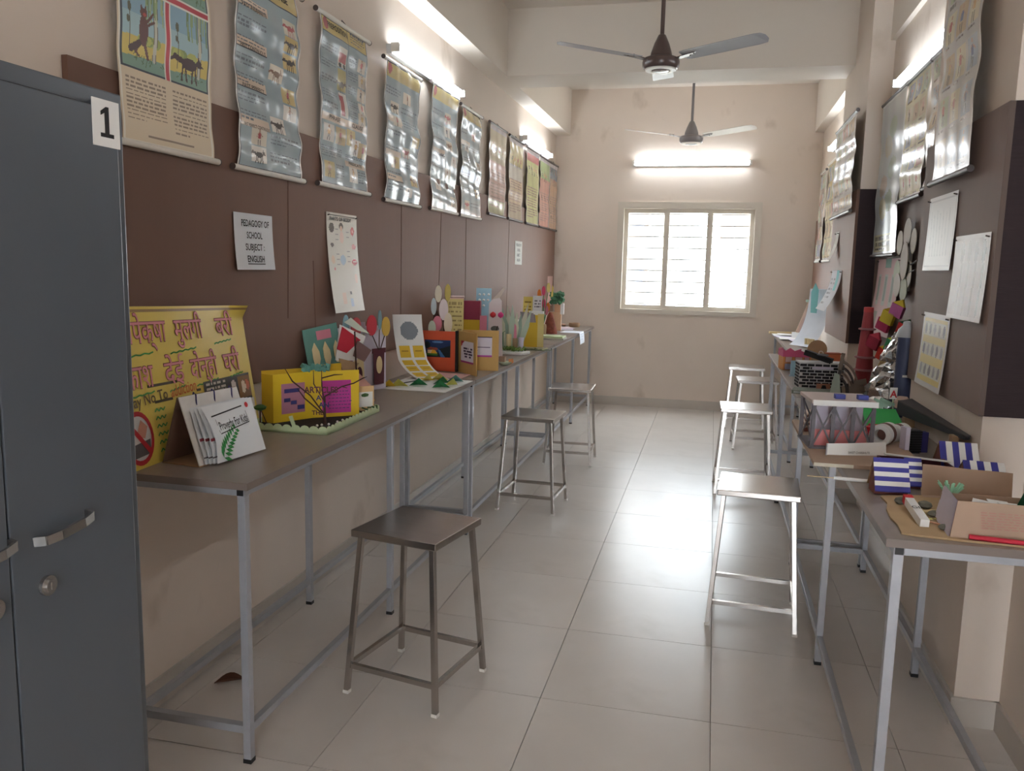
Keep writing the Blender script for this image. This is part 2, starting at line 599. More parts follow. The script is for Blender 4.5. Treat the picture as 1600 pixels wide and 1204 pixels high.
# the window: outer frame, three sliding sashes with glass, grille bars outside
win = thing('window_1', 'three pane sliding aluminium window glowing with daylight', 'window', (0, YE, 0))
win['kind'] = 'structure'
f = .05
mb = MB()
mb.box((WX0 - .02, -.02, WZ0 - .02), (WX0 + f, .12, WZ1 + .02)).box((WX1 - f, -.02, WZ0 - .02), (WX1 + .02, .12, WZ1 + .02))
mb.box((WX0 + f, -.02, WZ0 - .02), (WX1 - f, .12, WZ0 + .03)).box((WX0 + f, -.02, WZ1 - f), (WX1 - f, .12, WZ1 + .02))
mb.build('frame', M_ALU, win)
sw = (WX1 - WX0 - 2 * f) / 3
for k in range(3):
    a = WX0 + f + sw * k - (.015 if k else 0)
    b = WX0 + f + sw * (k + 1) + (.015 if k < 2 else 0)
    yy = .02 if k == 1 else .055
    s_ = .046
    za, zb = WZ0 + .03, WZ1 - f
    mb = MB().box((a, yy, za), (a + s_, yy + .03, zb)).box((b - s_, yy, za), (b, yy + .03, zb))
    mb.box((a + s_, yy, za), (b - s_, yy + .03, za + s_)).box((a + s_, yy, zb - s_), (b - s_, yy + .03, zb))
    sash = mb.build('sash', M_ALU, win)
    MB().box((a + s_, yy + .012, za + s_), (b - s_, yy + .018, zb - s_)).build('pane', M_GLASS, sash)
    if k == 1:
        MB().box((b - .026, yy - .012, 1.58), (b - .012, yy, 1.66)).build('latch', M_ALU, sash)
for k in range(9):
    z = WZ0 + .09 + k * .125
    MB().tube([(WX0, .16, z), (WX1, .16, z)], .008, 8).build('grille_bar', mat('grey_grille_paint', (140, 138, 136), rough=.5), win, smooth=True)

# outside, far below and beyond the window
M_FAC = mat('pale_facade', (232, 228, 222), rough=.8, var=.03, vscale=.4)
M_FWIN = mat('facade_window', (80, 88, 116), rough=.3)
M_FBR = mat('facade_brown', (150, 110, 92), rough=.7)
struct('ground', MB().box((-40, YE + 1, -6.3), (40, 70, -6.0)), mat('pale_paved_ground', (205, 200, 190), rough=.9, var=.05, vscale=.5), label='pale ground outside below the window')
def house_block(label, x0, x1, y, h, wins, tone):
    t = thing('apartment_building', label, 'building', ((x0 + x1) / 2, y, -6.0))
    w = (x1 - x0) / 2
    MB().box((-w, 0, 0), (w, 6, h)).build('facade', M_FAC, t)
    MB().box((-w - .3, -.3, h), (w + .3, 6.3, h + .35)).build('roof_slab', M_FBR, t)
    for (a, z, ww, hh) in wins:
        fr = MB().box((a - ww / 2 - .08, -.1, z - .08), (a + ww / 2 + .08, -.02, z + hh + .08)).build('window_surround', tone, t)
        MB().box((a - ww / 2, -.14, z), (a + ww / 2, -.1, z + hh)).build('window_panel', M_FWIN, fr)
house_block('pale apartment block seen through the left window pane', -8.6, -1.3, 24, 12.0, [(2.75, 8.5, .45, .8), (2.75, 7.05, .5, .7), (3.0, 6.45, .9, .25), (1.2, 7, 1, 1.1), (-1.5, 7, 1, 1.1)], M_FBR)
house_block('pale apartment block seen through the right window pane', .4, 8, 20, 8.5, [(-3.4, 7.45, .45, .8), (-3.4, 6.7, .4, .5), (-2.2, 6.9, 1.0, 1.0), (.4, 6, 1, 1.2)], M_FBR)

# brown felt boards
pb = tag(MB().box((XL + .003, 2.06, 1.05), (XL + .022, YE - .03, 2.1)).build('pinboard', M_FELT), 'long brown felt pinboard along the whole left wall', 'pinboard', 'brown felt pinboards')
for ys_, za, zb_, dy in ((3.28, 1.30, 2.0, .02), (3.55, 1.08, 1.55, -.03), (4.62, 1.06, 1.95, .01), (5.3, 1.2, 1.95, .06), (5.93, 1.06, 2.05, 0), (7.2, 1.06, 2.0, .05)):
    MB().tube([(XL + .020, ys_, za), (XL + .0205, ys_ + dy * .6, (za + zb_) / 2), (XL + .020, ys_ + dy, zb_)], .0045, 6).build('felt_crease', M_FELT, pb, smooth=True)
pb = thing('pinboard', 'brown felt pinboard wrapped around the nearest right pillar', 'pinboard', (PX, 3.0, 1.09), 0, 'brown felt pinboards')
MB().box((-.02, -.02, 0), (-.003, 1.03, 1.0)).build('front_panel', M_FELT_R, pb)
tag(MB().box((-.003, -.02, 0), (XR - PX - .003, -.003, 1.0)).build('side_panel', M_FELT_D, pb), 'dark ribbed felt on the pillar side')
pb = thing('pinboard', 'brown felt pinboard wrapped around the far right pillar', 'pinboard', (PX, 5.89, 1.09), 0, 'brown felt pinboards')
MB().box((-.02, -.02, 0), (-.003, 1.06, 1.0)).build('front_panel', M_FELT, pb)
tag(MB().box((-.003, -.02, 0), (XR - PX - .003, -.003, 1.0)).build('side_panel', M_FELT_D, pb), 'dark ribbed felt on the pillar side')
tag(MB().box((XR - .02, 4.04, 1.09), (XR - .003, 5.87, 2.09)).build('pinboard', M_FELT_R), 'brown felt pinboard in the recess between the right pillars', 'pinboard', 'brown felt pinboards')
tag(MB().box((XR - .02, 6.97, 1.09), (XR - .003, YE - .05, 2.09)).build('pinboard', M_FELT), 'brown felt pinboard on the right wall next to the window', 'pinboard', 'brown felt pinboards')

# ------------------------------------------------------------------ tube lights
def tube_light(loc, rz, L, label):
    t = thing('tube_light', label, 'lamp', loc, rz, 'fluorescent tube lights on the walls')
    MB().box((-L / 2, -.032, -.03), (L / 2, 0, .02)).build('batten', M_BATTEN, t)
    for s in (-1, 1):
        MB().box((s * L / 2 - .012, -.075, -.022), (s * L / 2 + .012, -.032, .022)).build('tube_holder', M_PVC, t)
    MB().tube([(-L / 2 + .012, -.055, 0), (L / 2 - .012, -.055, 0)], .018, 16).build('tube', M_TUBE, t, smooth=True)
    MB().tube([(-.03, -.01, .02), (-.02, -.02, .045), (.03, -.015, .06), (.05, -.005, .05)], .003, 6).build('cable', M_PVC, t)
tube_light((XL, 5.07, 2.712), 90, 1.24, 'lit tube light on the left wall above the fourth chart')
tube_light((XL, 8.29, 2.718), 90, 1.24, 'lit tube light on the left wall near the far corner')
tube_light((-.31, YE, 2.70), 0, 1.24, 'lit tube light on the end wall above the window')
tube_light((XR, 4.84, 2.655), -90, 1.24, 'lit tube light in the right recess above the charts')
tube_light((XR, 1.75, 2.66), -90, 1.24, 'lit tube light on the near right wall outside the frame')
tube_light((XR, 7.78, 2.69), -90, 1.24, 'lit tube light on the right wall beyond the far pillar')

# ------------------------------------------------------------------ ceiling fans
def fan(loc, rz, label, body, bladem):
    t = thing('ceiling_fan', label, 'fan', loc, rz, 'three blade ceiling fans')
    top = ZC - loc[2]
    MB().tube([(0, 0, .12), (0, 0, top)], .0125, 12).build('down_rod', body, t, smooth=True)
    MB().lathe([(.02, top - .09), (.045, top - .07), (.06, top)], 20).build('ceiling_cup', body, t, smooth=True)
    MB().lathe([(.014, .155), (.022, .15), (.045, .10), (.062, .05), (.068, .02), (.068, .0)], 28).build('upper_cover', body, t, smooth=True)
    hub = MB().lathe([(.09, .02), (.108, .012), (.112, -.005), (.110, -.03), (.1, -.045), (.08, -.05)], 32).build('motor_housing', body, t, smooth=True)
    MB().lathe([(.094, -.044), (.092, -.054), (.06, -.056), (.055, -.05)], 32).build('trim_ring', mat('pale_trim_ring', (226, 220, 210), rough=.35), hub, smooth=True)
    MB().lathe([(.056, -.049), (.05, -.058), (.02, -.064)], 24).build('bottom_cap', body, hub, smooth=True)
    for k in range(3):
        a = 90 + 120 * k
        br = MB()
        ca, sa = math.cos(R(a)), math.sin(R(a))
        def P3(r, w, z):
            return Vector((r * ca - w * sa, r * sa + w * ca, z))
        pitch = .16
        blade = MB()
        out = [(.15, -.055), (.18, -.065), (.62, -.072), (.655, -.06), (.67, -.02), (.668, .03), (.65, .06), (.6, .066), (.18, .06), (.15, .05)]
        pts = []
        for zz in (0, .003):
            for r_, w_ in out:
                pts.append(P3(r_, w_, .012 + .05 * (r_ - .1) - w_ * pitch - (abs(w_) ** 2) * 1.2 + zz))
        n = len(out)
        fs = [tuple(range(n))[::-1], tuple(range(n, 2 * n))] + [(i, (i + 1) % n, n + (i + 1) % n, n + i) for i in range(n)]
        b = blade.add(pts, fs).build('blade', bladem, t)
        MB().bar(P3(.09, 0, .0), P3(.24, 0, .018), .045, .004).build('blade_arm', body, b)
        for q in ((.19, .015), (.19, -.015), (.22, 0)):
            p = P3(q[0], q[1], .012 + .05 * (q[0] - .1) - q[1] * pitch)
            MB().tube([p - Vector((0, 0, .008)), p + Vector((0, 0, .006))], .005, 6).build('screw', M_DKROD, b)
fan((-.385, 5.3, 2.79), 2.5, 'brown ceiling fan with grey blades nearest the viewer', mat('brown_fan_enamel', (84, 66, 62), rough=.35, coat=.3), mat('grey_fan_blade', (150, 150, 156), rough=.4))
fan((-.286, 8.3, 2.79), -2, 'pale grey ceiling fan in front of the end wall', mat('grey_fan_enamel', (128, 124, 126), rough=.35, coat=.3), mat('pale_fan_blade', (206, 200, 192), rough=.4))

# ------------------------------------------------------------------ work tables
def table(label, x0, x1, ya, yb, side, ztop=.9):
    """x0..x1 width (x0 the room side), ya..yb length"""
    t = thing('work_table', label, 'table', ((x0 + x1) / 2, ya, 0), 0, 'narrow work tables along the walls')
    w = abs(x1 - x0) / 2
    L = yb - ya
    sg = 1 if side == 'L' else -1          # room side in local x
    top = MB().box((-w, 0, ztop - .022), (w, L, ztop)).build('table_top', M_LAM, t, bevel=.0012)
    eb = MB().box((-w - .0008, -.0008, ztop - .0215), (w + .0008, .0015, ztop - .0005))
    eb.box((sg * w - .0008, 0, ztop - .0215), (sg * w + .0008, L, ztop - .0005))
    eb.build('edge_band', M_LAMEDGE, top)
    q = .0125
    xi = w - .035
    zt = ztop - .022
    for yy in (.035, L / 2, L - .035):
        for sx in (-1, 1):
            lg = MB().box((sx * xi - q, yy - q, .012), (sx * xi + q, yy + q, zt - .025)).build('leg', M_LEG, t, bevel=.0015)
            MB().box((sx * xi - q - .001, yy - q - .001, 0), (sx * xi + q + .001, yy + q + .001, .014)).build('foot', M_BLACK, lg)
        if yy != L / 2:
            MB().box((-xi + q, yy - q, .098), (xi - q, yy + q, .123)).build('cross_bar', M_LEG, t, bevel=.0015)
        MB().box((-xi + q, yy - q, zt - .025), (xi - q, yy + q, zt)).build('top_cross_bar', M_LEG, t, bevel=.0015)
    for sx in (-1, 1):
        MB().box((sx * xi - q, .02, zt - .025), (sx * xi + q, L - .02, zt)).build('apron_bar', M_LEG, t, bevel=.0015)
        for yy in (.035, L / 2):
            MB().box((sx * xi - q + .002, yy + q, .098), (sx * xi + q - .002, yy + L / 2 - .035 - q, .123)).build('foot_bar', M_LEG, t, bevel=.0015)
        MB().box((sx * xi - q + .0025, .0165, zt - .0225), (sx * xi + q - .0025, .0215, zt - .0025)).build('end_cap', M_BLACK, t)
    return t
table('grey laminate table beside the steel cabinet, left row', -1.29, -1.75, 2.11, 4.505, 'L')
table('grey laminate table holding the orange fold-out card, left row', -1.29, -1.75, 4.515, 6.905, 'L')
table('grey laminate table reaching the far corner, left row', -1.29, -1.75, 6.915, 9.31, 'L')
table('grey laminate table with the cardboard model, nearest in the right row', .448, .874, 2.14, 4.535, 'R')
table('grey laminate table with the pink toy house, middle of the right row', .455, .874, 4.545, 6.94, 'R')
table('grey laminate table set back below the window side of the right row', .64, .99, 7.0, 9.40, 'R')

# ------------------------------------------------------------------ stools
def make_stool():
    t = thing('stool', 'stool', 'stool', (0, 0, 0), 0, 'stainless steel stools')
    hs, z = .1725, .61
    seat = MB().box((-hs, -hs, z - .026), (hs, hs, z)).build('seat', M_STEEL, t, bevel=.004)
    tp, bt = .145, .184
    q = .0095
    zz = .105
    for sx in (-1, 1):
        for sy in (-1, 1):
            a = Vector((sx * tp, sy * tp, z - .026))
            b = Vector((sx * bt, sy * bt, .008))
            pts = []
            for c in (b, a):
                for i, j in ((-1, -1), (1, -1), (1, 1), (-1, 1)):
                    pts.append((c.x + i * q, c.y + j * q, c.z))
            lg = MB().add(pts, [(0, 3, 2, 1), (4, 5, 6, 7), (0, 1, 5, 4), (1, 2, 6, 5), (2, 3, 7, 6), (3, 0, 4, 7)]).build('leg', M_STEEL, t, bevel=.0015)
            MB().box((b.x - q - .0015, b.y - q - .0015, 0), (b.x + q + .0015, b.y + q + .0015, .012)).build('foot', M_FOOT, lg)
    k = bt - (bt - tp) * zz / .58
    for s in (-1, 1):
        MB().bar((-k + q, s * k, zz), (k - q, s * k, zz), .016, .018).build('stretcher', M_STEEL, t)
        MB().bar((s * k, -k + q, zz + (.0)), (s * k, k - q, zz), .016, .018).build('stretcher', M_STEEL, t)
    return t
st0 = make_stool()
spots = [(-1.0, 2.765, -11, 'steel stool nearest the viewer at the left tables'), (-1.083, 5.18, -3, 'steel stool second along the left tables'), (-1.06, 6.52, 2, 'steel stool farthest along the left tables'),
         (.243, 3.77, -3, 'steel stool nearest the viewer at the right tables'), (.262, 6.0, 1, 'steel stool second along the right tables'), (.415, 7.6, 2, 'steel stool third along the right tables, half under the table'), (.36, 8.6, 0, 'steel stool farthest along the right tables near the end wall')]
for i, (x, y, a, lb) in enumerate(spots):
    s_ = st0 if i == 0 else copy_tree(st0)
    s_.location = (x, y, 0)
    s_.rotation_euler = (0, 0, R(a))
    s_['label'] = lb

# ------------------------------------------------------------------ steel cabinet
cab = thing('steel_cabinet', 'blue grey steel cupboard with a number 1 card, left foreground', 'cabinet', (-1.25, 1.22, 0), 90)
W2, D, HC = .37, .52, 1.885
MB().box((-W2, 0.0, .0), (W2, D, HC)).build('body', M_CAB, cab, bevel=.004)
for s in (-1, 1):
    a, b = (.0025, W2 - .03) if s > 0 else (-W2 + .03, -.0025)
    MB().box((a - .003, -.0015, .09), (b + .003, .0, HC - .035)).build('door_gap', M_CABD, cab)
    d = MB().box((a, -.012, .093), (b, -.001, HC - .038)).build('door', M_CAB, cab, bevel=.003)
    c = .125 if s > 0 else -.07
    pts = [(c - .068, -.012, 1.0), (c - .062, -.035, 1.003), (c - .03, -.042, 1.006), (c + .03, -.042, 1.012), (c + .062, -.035, 1.016), (c + .068, -.012, 1.018)]
    hb = MB()
    for p, q in zip(pts[:-1], pts[1:]):
        hb.bar(p, q, .006, .018)
    hb.build('handle', M_CHROME, d)
    lk = MB()
    lk.tube([(c * .64, -.012, .905), (c * .64, -.02, .905)], .02, 20).tube([(c * .64, -.02, .905), (c * .64, -.026, .905)], .013, 20).box((c * .64 - .0015, -.0275, .898), (c * .64 + .0015, -.0255, .912))
    lk.build('lock', M_CHROME, d)
card = MB().box((.265, -.0145, 1.768), (.343, -.0125, 1.862)).build('number_card', M_WHITE, cab)
d1 = MB().plate([(.299, 1.795), (.311, 1.795), (.311, 1.848), (.303, 1.848), (.288, 1.838), (.288, 1.83), (.299, 1.836)], -.0155, -.0146).plate([(.286, 1.787), (.324, 1.787), (.324, 1.795), (.286, 1.795)], -.0155, -.0146)
d1.build('digit_one', M_INK, card)

# ------------------------------------------------------------------ hanging charts
M_RED = paper(190, 45, 50)
M_PALEBAND = paper(222, 200, 176)
def chart(label, loc, rz, w, h, pic, rod='white', over=.035, amp=.006, seed=0, texts=(), gloss=True, group='hanging wall charts', sat=.66):
    t = thing('wall_chart', label, 'chart', loc, rz, group)
    lum = pic.a.mean(axis=2, keepdims=True)
    pic.a = pic.a * sat + lum * (.92 - sat) + .05  # print greyed and lifted: pale laminate glare put into its colours
    rr = random.Random(seed)
    p1, p2, p3 = rr.uniform(0, 6), rr.uniform(0, 6), rr.uniform(0, 6)
    k1, k2 = rr.uniform(1.6, 2.6), rr.uniform(4, 6)
    def off(s, u):
        return .034 + amp * math.sin(k1 * 2 * PI * u + p1 + .8 * s) + amp * .5 * math.sin(k2 * 2 * PI * u + p2 + 1.7 * s) + amp * .3 * math.sin(2 * PI * 3 * s + p3 + 5 * u) * (1 - abs(2 * s - 1) * .4)
    edge = amp * .5
    def fn(s, u):
        e = edge * math.sin(k2 * 2 * PI * u + p3) * (2 * s - 1)
        return ((s - .5) * w + e, -off(s, u), u * h)
    sh = surface('sheet', 0, 0, fn, P_GLOSS if gloss else P_SATIN, t, pic)
    rm = M_PVC if rod == 'white' else M_DKROD
    for z, nm in ((0, 'bottom_rod'), (h, 'top_rod')):
        y = -.034
        r = MB().tube([(-w / 2 - over, y, z), (w / 2 + over, y, z)], .011, 12).build(nm, rm if nm == 'bottom_rod' or rod != 'white' else M_PVC, t, smooth=True)
        for sx in (-1, 1):
            MB().tube([(sx * (w / 2 + over), y, z), (sx * (w / 2 + over + .004), y, z)], .0125, 12).build('rod_end', M_DKROD, r, smooth=True)
    MB().tube([(-.03, -.034, h + .008), (0, -.02, h + .03), (.03, -.034, h + .008)], .002, 6).build('hanging_loop', M_DKROD, t)
    for body, x, z, size, m, width in texts:
        lettering(t, body, x, z, size, m, width=width, fn=lambda q: (q[0], -off(q[0] / w + .5, q[2] / h) - .0022, q[2]), bold=.012)
    return t

SKY, TXT = (146, 172, 182), (100, 114, 128)

# fable chart: four pictures over two columns of print
p = Pic(150, 240, (226, 208, 178))
p.rect(.03, .02, .97, .70, (44, 58, 76))
frr = random.Random(77)
FOX, FOXD = (104, 58, 54), (70, 40, 42)
for (x0, x1, yy0, yy1) in ((.045, .465, .03, .34), (.535, .955, .03, .34), (.045, .465, .38, .69), (.535, .955, .38, .69)):
    p.rect(x0, yy0, x1, yy1, (140, 182, 204))
    p.rect(x0, yy0 + .10, x1, yy1, (164, 200, 208))
    p.poly([(x0, yy0 + .19), (x1, yy0 + .175), (x1, yy1), (x0, yy1)], (220, 198, 92))
    for k in range(5):
        p.ell(x0 + .03 + frr.random() * .34, yy0 + .19, .04 + .03 * frr.random(), .022, frr.choice(((166, 178, 84), (190, 196, 96), (140, 160, 84))))
    p.poly([(x0, yy0 + .27), (x1, yy0 + .255), (x1, yy1), (x0, yy1)], (128, 168, 150))
    for k in range(14):
        gx = x0 + frr.random() * .4
        p.line(gx, yy0 + .25 + frr.random() * .05, gx + .02, yy0 + .245 + frr.random() * .05, .006, (86, 120, 80))
    tx = x1 - .09
    p.line(tx, yy0, tx - .015, yy0 + .26, .03, (206, 206, 190)).line(tx - .02, yy0, tx - .03, yy0 + .26, .005, (86, 80, 74)).line(tx + .018, yy0, tx + .002, yy0 + .27, .005, (86, 80, 74))
    for k in range(16):
        lx = tx - .16 + frr.random() * .24
        p.line(lx, yy0, lx + .004, yy0 + .03 + frr.random() * .09, .012, frr.choice(((150, 176, 120), (122, 150, 96), (172, 190, 136))))
    p.line(x0 + .07, yy0 + .09, x0 + .075, yy0 + .25, .007, (90, 86, 70)).ell(x0 + .07, yy0 + .08, .018, .02, (96, 98, 76)).ell(x0 + .055, yy0 + .13, .013, .014, (96, 98, 76))
p.rect(.465, .02, .535, .70, (236, 232, 222)).rect(.48, .02, .52, .70, (206, 56, 76))
p.rect(.03, .34, .97, .38, (236, 232, 222)).rect(.03, .349, .97, .371, (206, 56, 76))
p.ell(.25, .535, .042, .06, FOX).ell(.255, .465, .034, .02, FOX).poly([(.225, .455), (.232, .43), (.25, .45)], FOX).poly([(.262, .45), (.275, .43), (.285, .455)], FOX).ell(.262, .47, .016, .008, (186, 70, 60))
p.line(.28, .50, .345, .455, .018, FOX).line(.275, .515, .35, .487, .018, FOX).line(.23, .57, .18, .625, .024, FOX).line(.265, .585, .30, .64, .024, FOX).line(.21, .59, .13, .62, .045, FOXD).line(.18, .625, .215, .64, .014, FOX)
p.beast(.74, .60, .26, FOXD)
p.person(.26, .20, .16, FOX, FOX, FOX)
p.beast(.74, .23, .22, FOX)
p.text(.06, .735, .46, .91, 11, (150, 128, 106), 3, .4)
p.text(.54, .735, .94, .93, 11, (150, 128, 106), 4, .4)
p.rect(.25, .955, .75, .962, (150, 128, 106))
p.frame(.012, (240, 234, 220), .018)
chart('picture story chart with a fox and grapes beside the cupboard', (XL, 2.495, 1.895), 90, .48, .755, p, over=.03, amp=.004, seed=1, gloss=False, sat=.85)

def grammar(seed, heads, yellow=True, pics=10, cols=1, w=100, h=160):
    rr = random.Random(seed)
    p = Pic(w, h, SKY)
    p.rect(0, 0, 1, .115, (214, 186, 84) if yellow else (200, 206, 200))
    p.ell(.10, .055, .055, .036, (196, 62, 66))
    p.line(0, .115, 1, .115, .008, (40, 50, 70))
    cells = []
    yy = .15
    for hd in heads:
        p.rect(.02, hd, .46, hd + .048, (224, 198, 170))
        p.line(.02, hd + .048, .46, hd + .048, .006, (60, 60, 70))
    for k in range(pics):
        cx, cy2 = rr.choice((.30, .62, .84)), .16 + (k + .5) * .80 / pics
        cc = rr.choice(((222, 190, 96), (232, 226, 214), (214, 204, 180), (228, 214, 190)))
        p.rect(cx - .11, cy2 - .04, cx + .11, cy2 + .04, cc)
        if rr.random() < .6:
            p.person(cx, cy2, .075, rr.choice(((196, 52, 66), (150, 90, 60), (70, 80, 100), (208, 160, 70))))
        else:
            p.beast(cx, cy2, .15, rr.choice(((60, 50, 46), (140, 96, 60), (196, 60, 70))))
        x0 = .04 if cx > .4 else .48
        p.text(x0, cy2 - .03, min(x0 + .4, cx - .13) if cx > .4 else .94, cy2 + .025, 3, TXT, seed * 31 + k, .4)
    p.frame(.0, (236, 234, 228), .022)
    p.frame(.022, (40, 50, 66), .007)
    return p

g = grammar(5, (.17, .36, .55, .74), pics=9, w=110, h=175)
chart('blue laminated chart of past tenses, second from the cupboard', (XL, 3.14, 1.893), 90, .49, .76, g, amp=.007, seed=2,
      texts=[('PAST INDEFINITE', -.12, .593, .022, M_INK, .18), ('PAST CONTINUOUS', -.12, .449, .022, M_INK, .18), ('PAST PERFECT', -.12, .305, .022, M_INK, .16), ('PAST PERFECT CONTINUOUS', -.12, .160, .018, M_INK, .19), ('PAST TENSE', .04, .695, .04, M_INK, .22)])
p = Pic(110, 175, SKY)
p.rect(0, 0, 1, .1, (222, 194, 92)).ell(.1, .05, .055, .036, (196, 62, 66))
p.line(.56, .0, .56, .6, .008, TXT).line(0, .1, 1, .1, .008, TXT)
p.text(.62, .02, .94, .085, 4, TXT, 8, .4)
p.rect(.36, .14, .54, .26, (226, 220, 206)).rect(.38, .17, .53, .23, (196, 60, 70)).ell(.41, .245, .03, .014, (60, 50, 50)).ell(.50, .245, .03, .014, (60, 50, 50))
p.rect(.36, .27, .54, .40, (196, 182, 96)).beast(.45, .36, .16, (70, 60, 50))
p.rect(.38, .41, .54, .56, (236, 230, 220)).poly([(.38, .425), (.46, .43), (.47, .55), (.40, .545)], (196, 52, 60))
for k, (cx, cy2) in enumerate(((.86, .19), (.9, .28), (.88, .37), (.9, .46), (.86, .53))):
    p.rect(cx - .09, cy2 - .04, cx + .09, cy2 + .04, (228, 214, 190)).person(cx, cy2, .085, ((196, 52, 66), (222, 180, 80), (60, 70, 80))[k % 3])
    p.text(.60, cy2 - .03, cx - .11, cy2 + .03, 4, TXT, k, .4)
    p.text(.05, cy2 - .03, .33, cy2 + .02, 3, TXT, k + 9, .4)
p.rect(.02, .565, .98, .61, (224, 198, 170)).line(.5, .565, .5, .97, .008, TXT)
for k, (cx, cy2) in enumerate(((.16, .68), (.40, .68), (.62, .67), (.74, .72), (.9, .73), (.16, .90), (.68, .90))):
    p.rect(cx - .1, cy2 - .05, cx + .1, cy2 + .05, ((232, 226, 214), (206, 176, 110), (222, 200, 120))[k % 3]).person(cx, cy2, .09, ((222, 170, 80), (196, 52, 66), (180, 120, 70))[k % 3])
p.text(.05, .76, .46, .83, 5, TXT, 30, .4).text(.54, .78, .96, .81, 3, TXT, 31, .4).text(.3, .86, .47, .95, 6, TXT, 32, .4).text(.8, .87, .96, .95, 5, TXT, 33, .4)
p.rect(.52, .815, .96, .85, (224, 198, 170))
p.frame(.0, (236, 234, 228), .02)
p.frame(.02, (40, 50, 66), .007)
chart('blue preposition chart hanging third from the cupboard', (XL, 3.845, 1.9), 90, .52, .755, p, amp=.006, seed=3,
      texts=[('PREPOSITION', -.085, .705, .036, M_INK, .22), ('PHRASE', -.12, .304, .026, M_INK, .12), ('CLAUSE', .13, .304, .026, M_INK, .12), ('PREDICATE', .125, .123, .02, M_INK, .16)])
for i, (yc, w, zb, hh, lb, sd, hd) in enumerate((
        (4.62, .53, 1.892, .745, 'glossy blue chart under the near end of the left tube light', 11, (.38, .62, .80)),
        (5.385, .53, 1.90, .775, 'glossy blue chart under the far end of the left tube light', 12, (.5,)),
        (6.0, .5, 1.90, .755, 'glossy crumpled blue chart, sixth along the left wall', 13, (.3,)))):
    chart(lb, (XL, yc, zb), 90, w, hh, grammar(sd, hd, pics=8 - i, w=64, h=96), amp=.008, seed=20 + i, over=.025)

def story(bands, seed, top=(204, 196, 206), w=44, h=62):
    p = Pic(w, h, bands[-1][1])
    for y1, c in reversed(bands):
        p.rect(0, 0, 1, y1, c)
    p.rect(0, 0, 1, .07, top)
    rr = random.Random(seed)
    for k in range(4):
        p.person(.2 + k * .2, .26, .14, rr.choice(((70, 80, 120), (190, 60, 60), (210, 150, 60), (60, 120, 90))))
    p.text(.08, .46, .92, .93, 13, (160, 120, 104), seed, .4)
    p.frame(.0, (226, 220, 212), .03)
    return p
far = [(6.77, 'dark-rod story chart with a pink lower half, seventh along the left wall', [(.4, (212, 196, 150)), (.82, (208, 150, 130)), (1, (170, 176, 110))]),
       (7.42, 'dark-rod yellow picture chart just before the second left tube light', [(.32, (214, 192, 96)), (.5, (200, 190, 170)), (.8, (214, 180, 130)), (1, (190, 170, 130))]),
       (8.13, 'yellow green text chart with a red heading under the second left tube light', [(.16, (196, 70, 70)), (1, (196, 196, 104))]),
       (8.72, 'chart with a green top and red lower text near the far left corner', [(.3, (150, 180, 96)), (1, (214, 130, 104))]),
       (9.2, 'orange brown chart with a blue picture, last on the left wall', [(.24, (110, 130, 150)), (1, (206, 150, 96))])]
for i, (yc, lb, bands) in enumerate(far):
    chart(lb, (XL, yc, 1.96), 90, (.53, .52, .55, .5, .42)[i], .705, story(bands, 40 + i), rod='dark', over=.012, amp=.004, seed=50 + i)

# right wall charts
def collage(seed, base=(206, 206, 196), w=50, h=70):
    rr = random.Random(seed)
    p = Pic(w, h, base)
    for r_ in range(5):
        for c_ in range(3):
            x, y = .08 + c_ * .3, .05 + r_ * .19
            p.rect(x, y, x + .25, y + .13, rr.choice(((150, 170, 190), (200, 170, 120), (196, 120, 104), (170, 190, 150), (120, 140, 180), (222, 206, 160))))
            p.person(x + .12, y + .065, .12, rr.choice(((196, 70, 60), (60, 90, 150), (220, 170, 80))))
            p.text(x, y + .14, x + .25, y + .165, 1, (90, 84, 84), seed + r_ * 3 + c_, .6)
    p.frame(.0, (228, 226, 220), .03)
    return p
xr = XR - .022
long_pic = Pic(56, 80, (180, 192, 192))
for k_, (cx_, cy_, c_) in enumerate(((.55, .2, (170, 192, 160)), (.35, .3, (190, 186, 160)), (.6, .45, (164, 184, 160)), (.3, .55, (190, 170, 150)), (.6, .66, (150, 170, 130)), (.35, .7, (196, 186, 130)))):
    long_pic.ell(cx_, cy_, .16, .07, c_)
long_pic.rect(0, .86, 1, 1, (206, 200, 150)).text(.1, .875, .92, .985, 3, (80, 76, 60), 9, .55)
long_pic.frame(0, (206, 212, 214), .03)
chart('long chart in the right recess beside the far pillar', (xr, 5.45, 1.66), -90, .68, .93, long_pic, rod='dark', over=.01, amp=.004, seed=61)
chart('yellow picture chart in the right recess under the tube light', (xr, 4.85, 1.945), -90, .52, .64, collage(62, (206, 200, 140)), rod='dark', over=.01, amp=.004, seed=62)
chart('white photo chart half hidden behind the nearest right pillar', (xr, 4.3, 1.965), -90, .5, .62, collage(63, (214, 206, 198)), rod='dark', over=.008, amp=.006, seed=63)
chart('tall picture chart hanging on the nearest right pillar', (PX - .02, 3.5, 1.912), -90, .5, .82, collage(64, (190, 186, 182), 70, 110), rod='dark', over=.03, amp=.004, seed=64)
chart('wide glossy chart on the far right pillar', (PX - .02, 6.34, 1.955), -90, .92, .63, collage(65, (190, 194, 190), 60, 44), rod='dark', over=.01, amp=.006, seed=65)
chart('brown framed narrow chart on the right wall near the window corner', (xr, 8.72, 1.66), -90, .4, .86, collage(66, (150, 128, 116)), rod='white', over=.01, amp=.005, seed=66)
chart('yellow bordered chart on the right wall beyond the far pillar', (xr, 8.05, 1.66), -90, .6, .88, collage(67, (212, 190, 120)), rod='white', over=.01, amp=.006, seed=67)

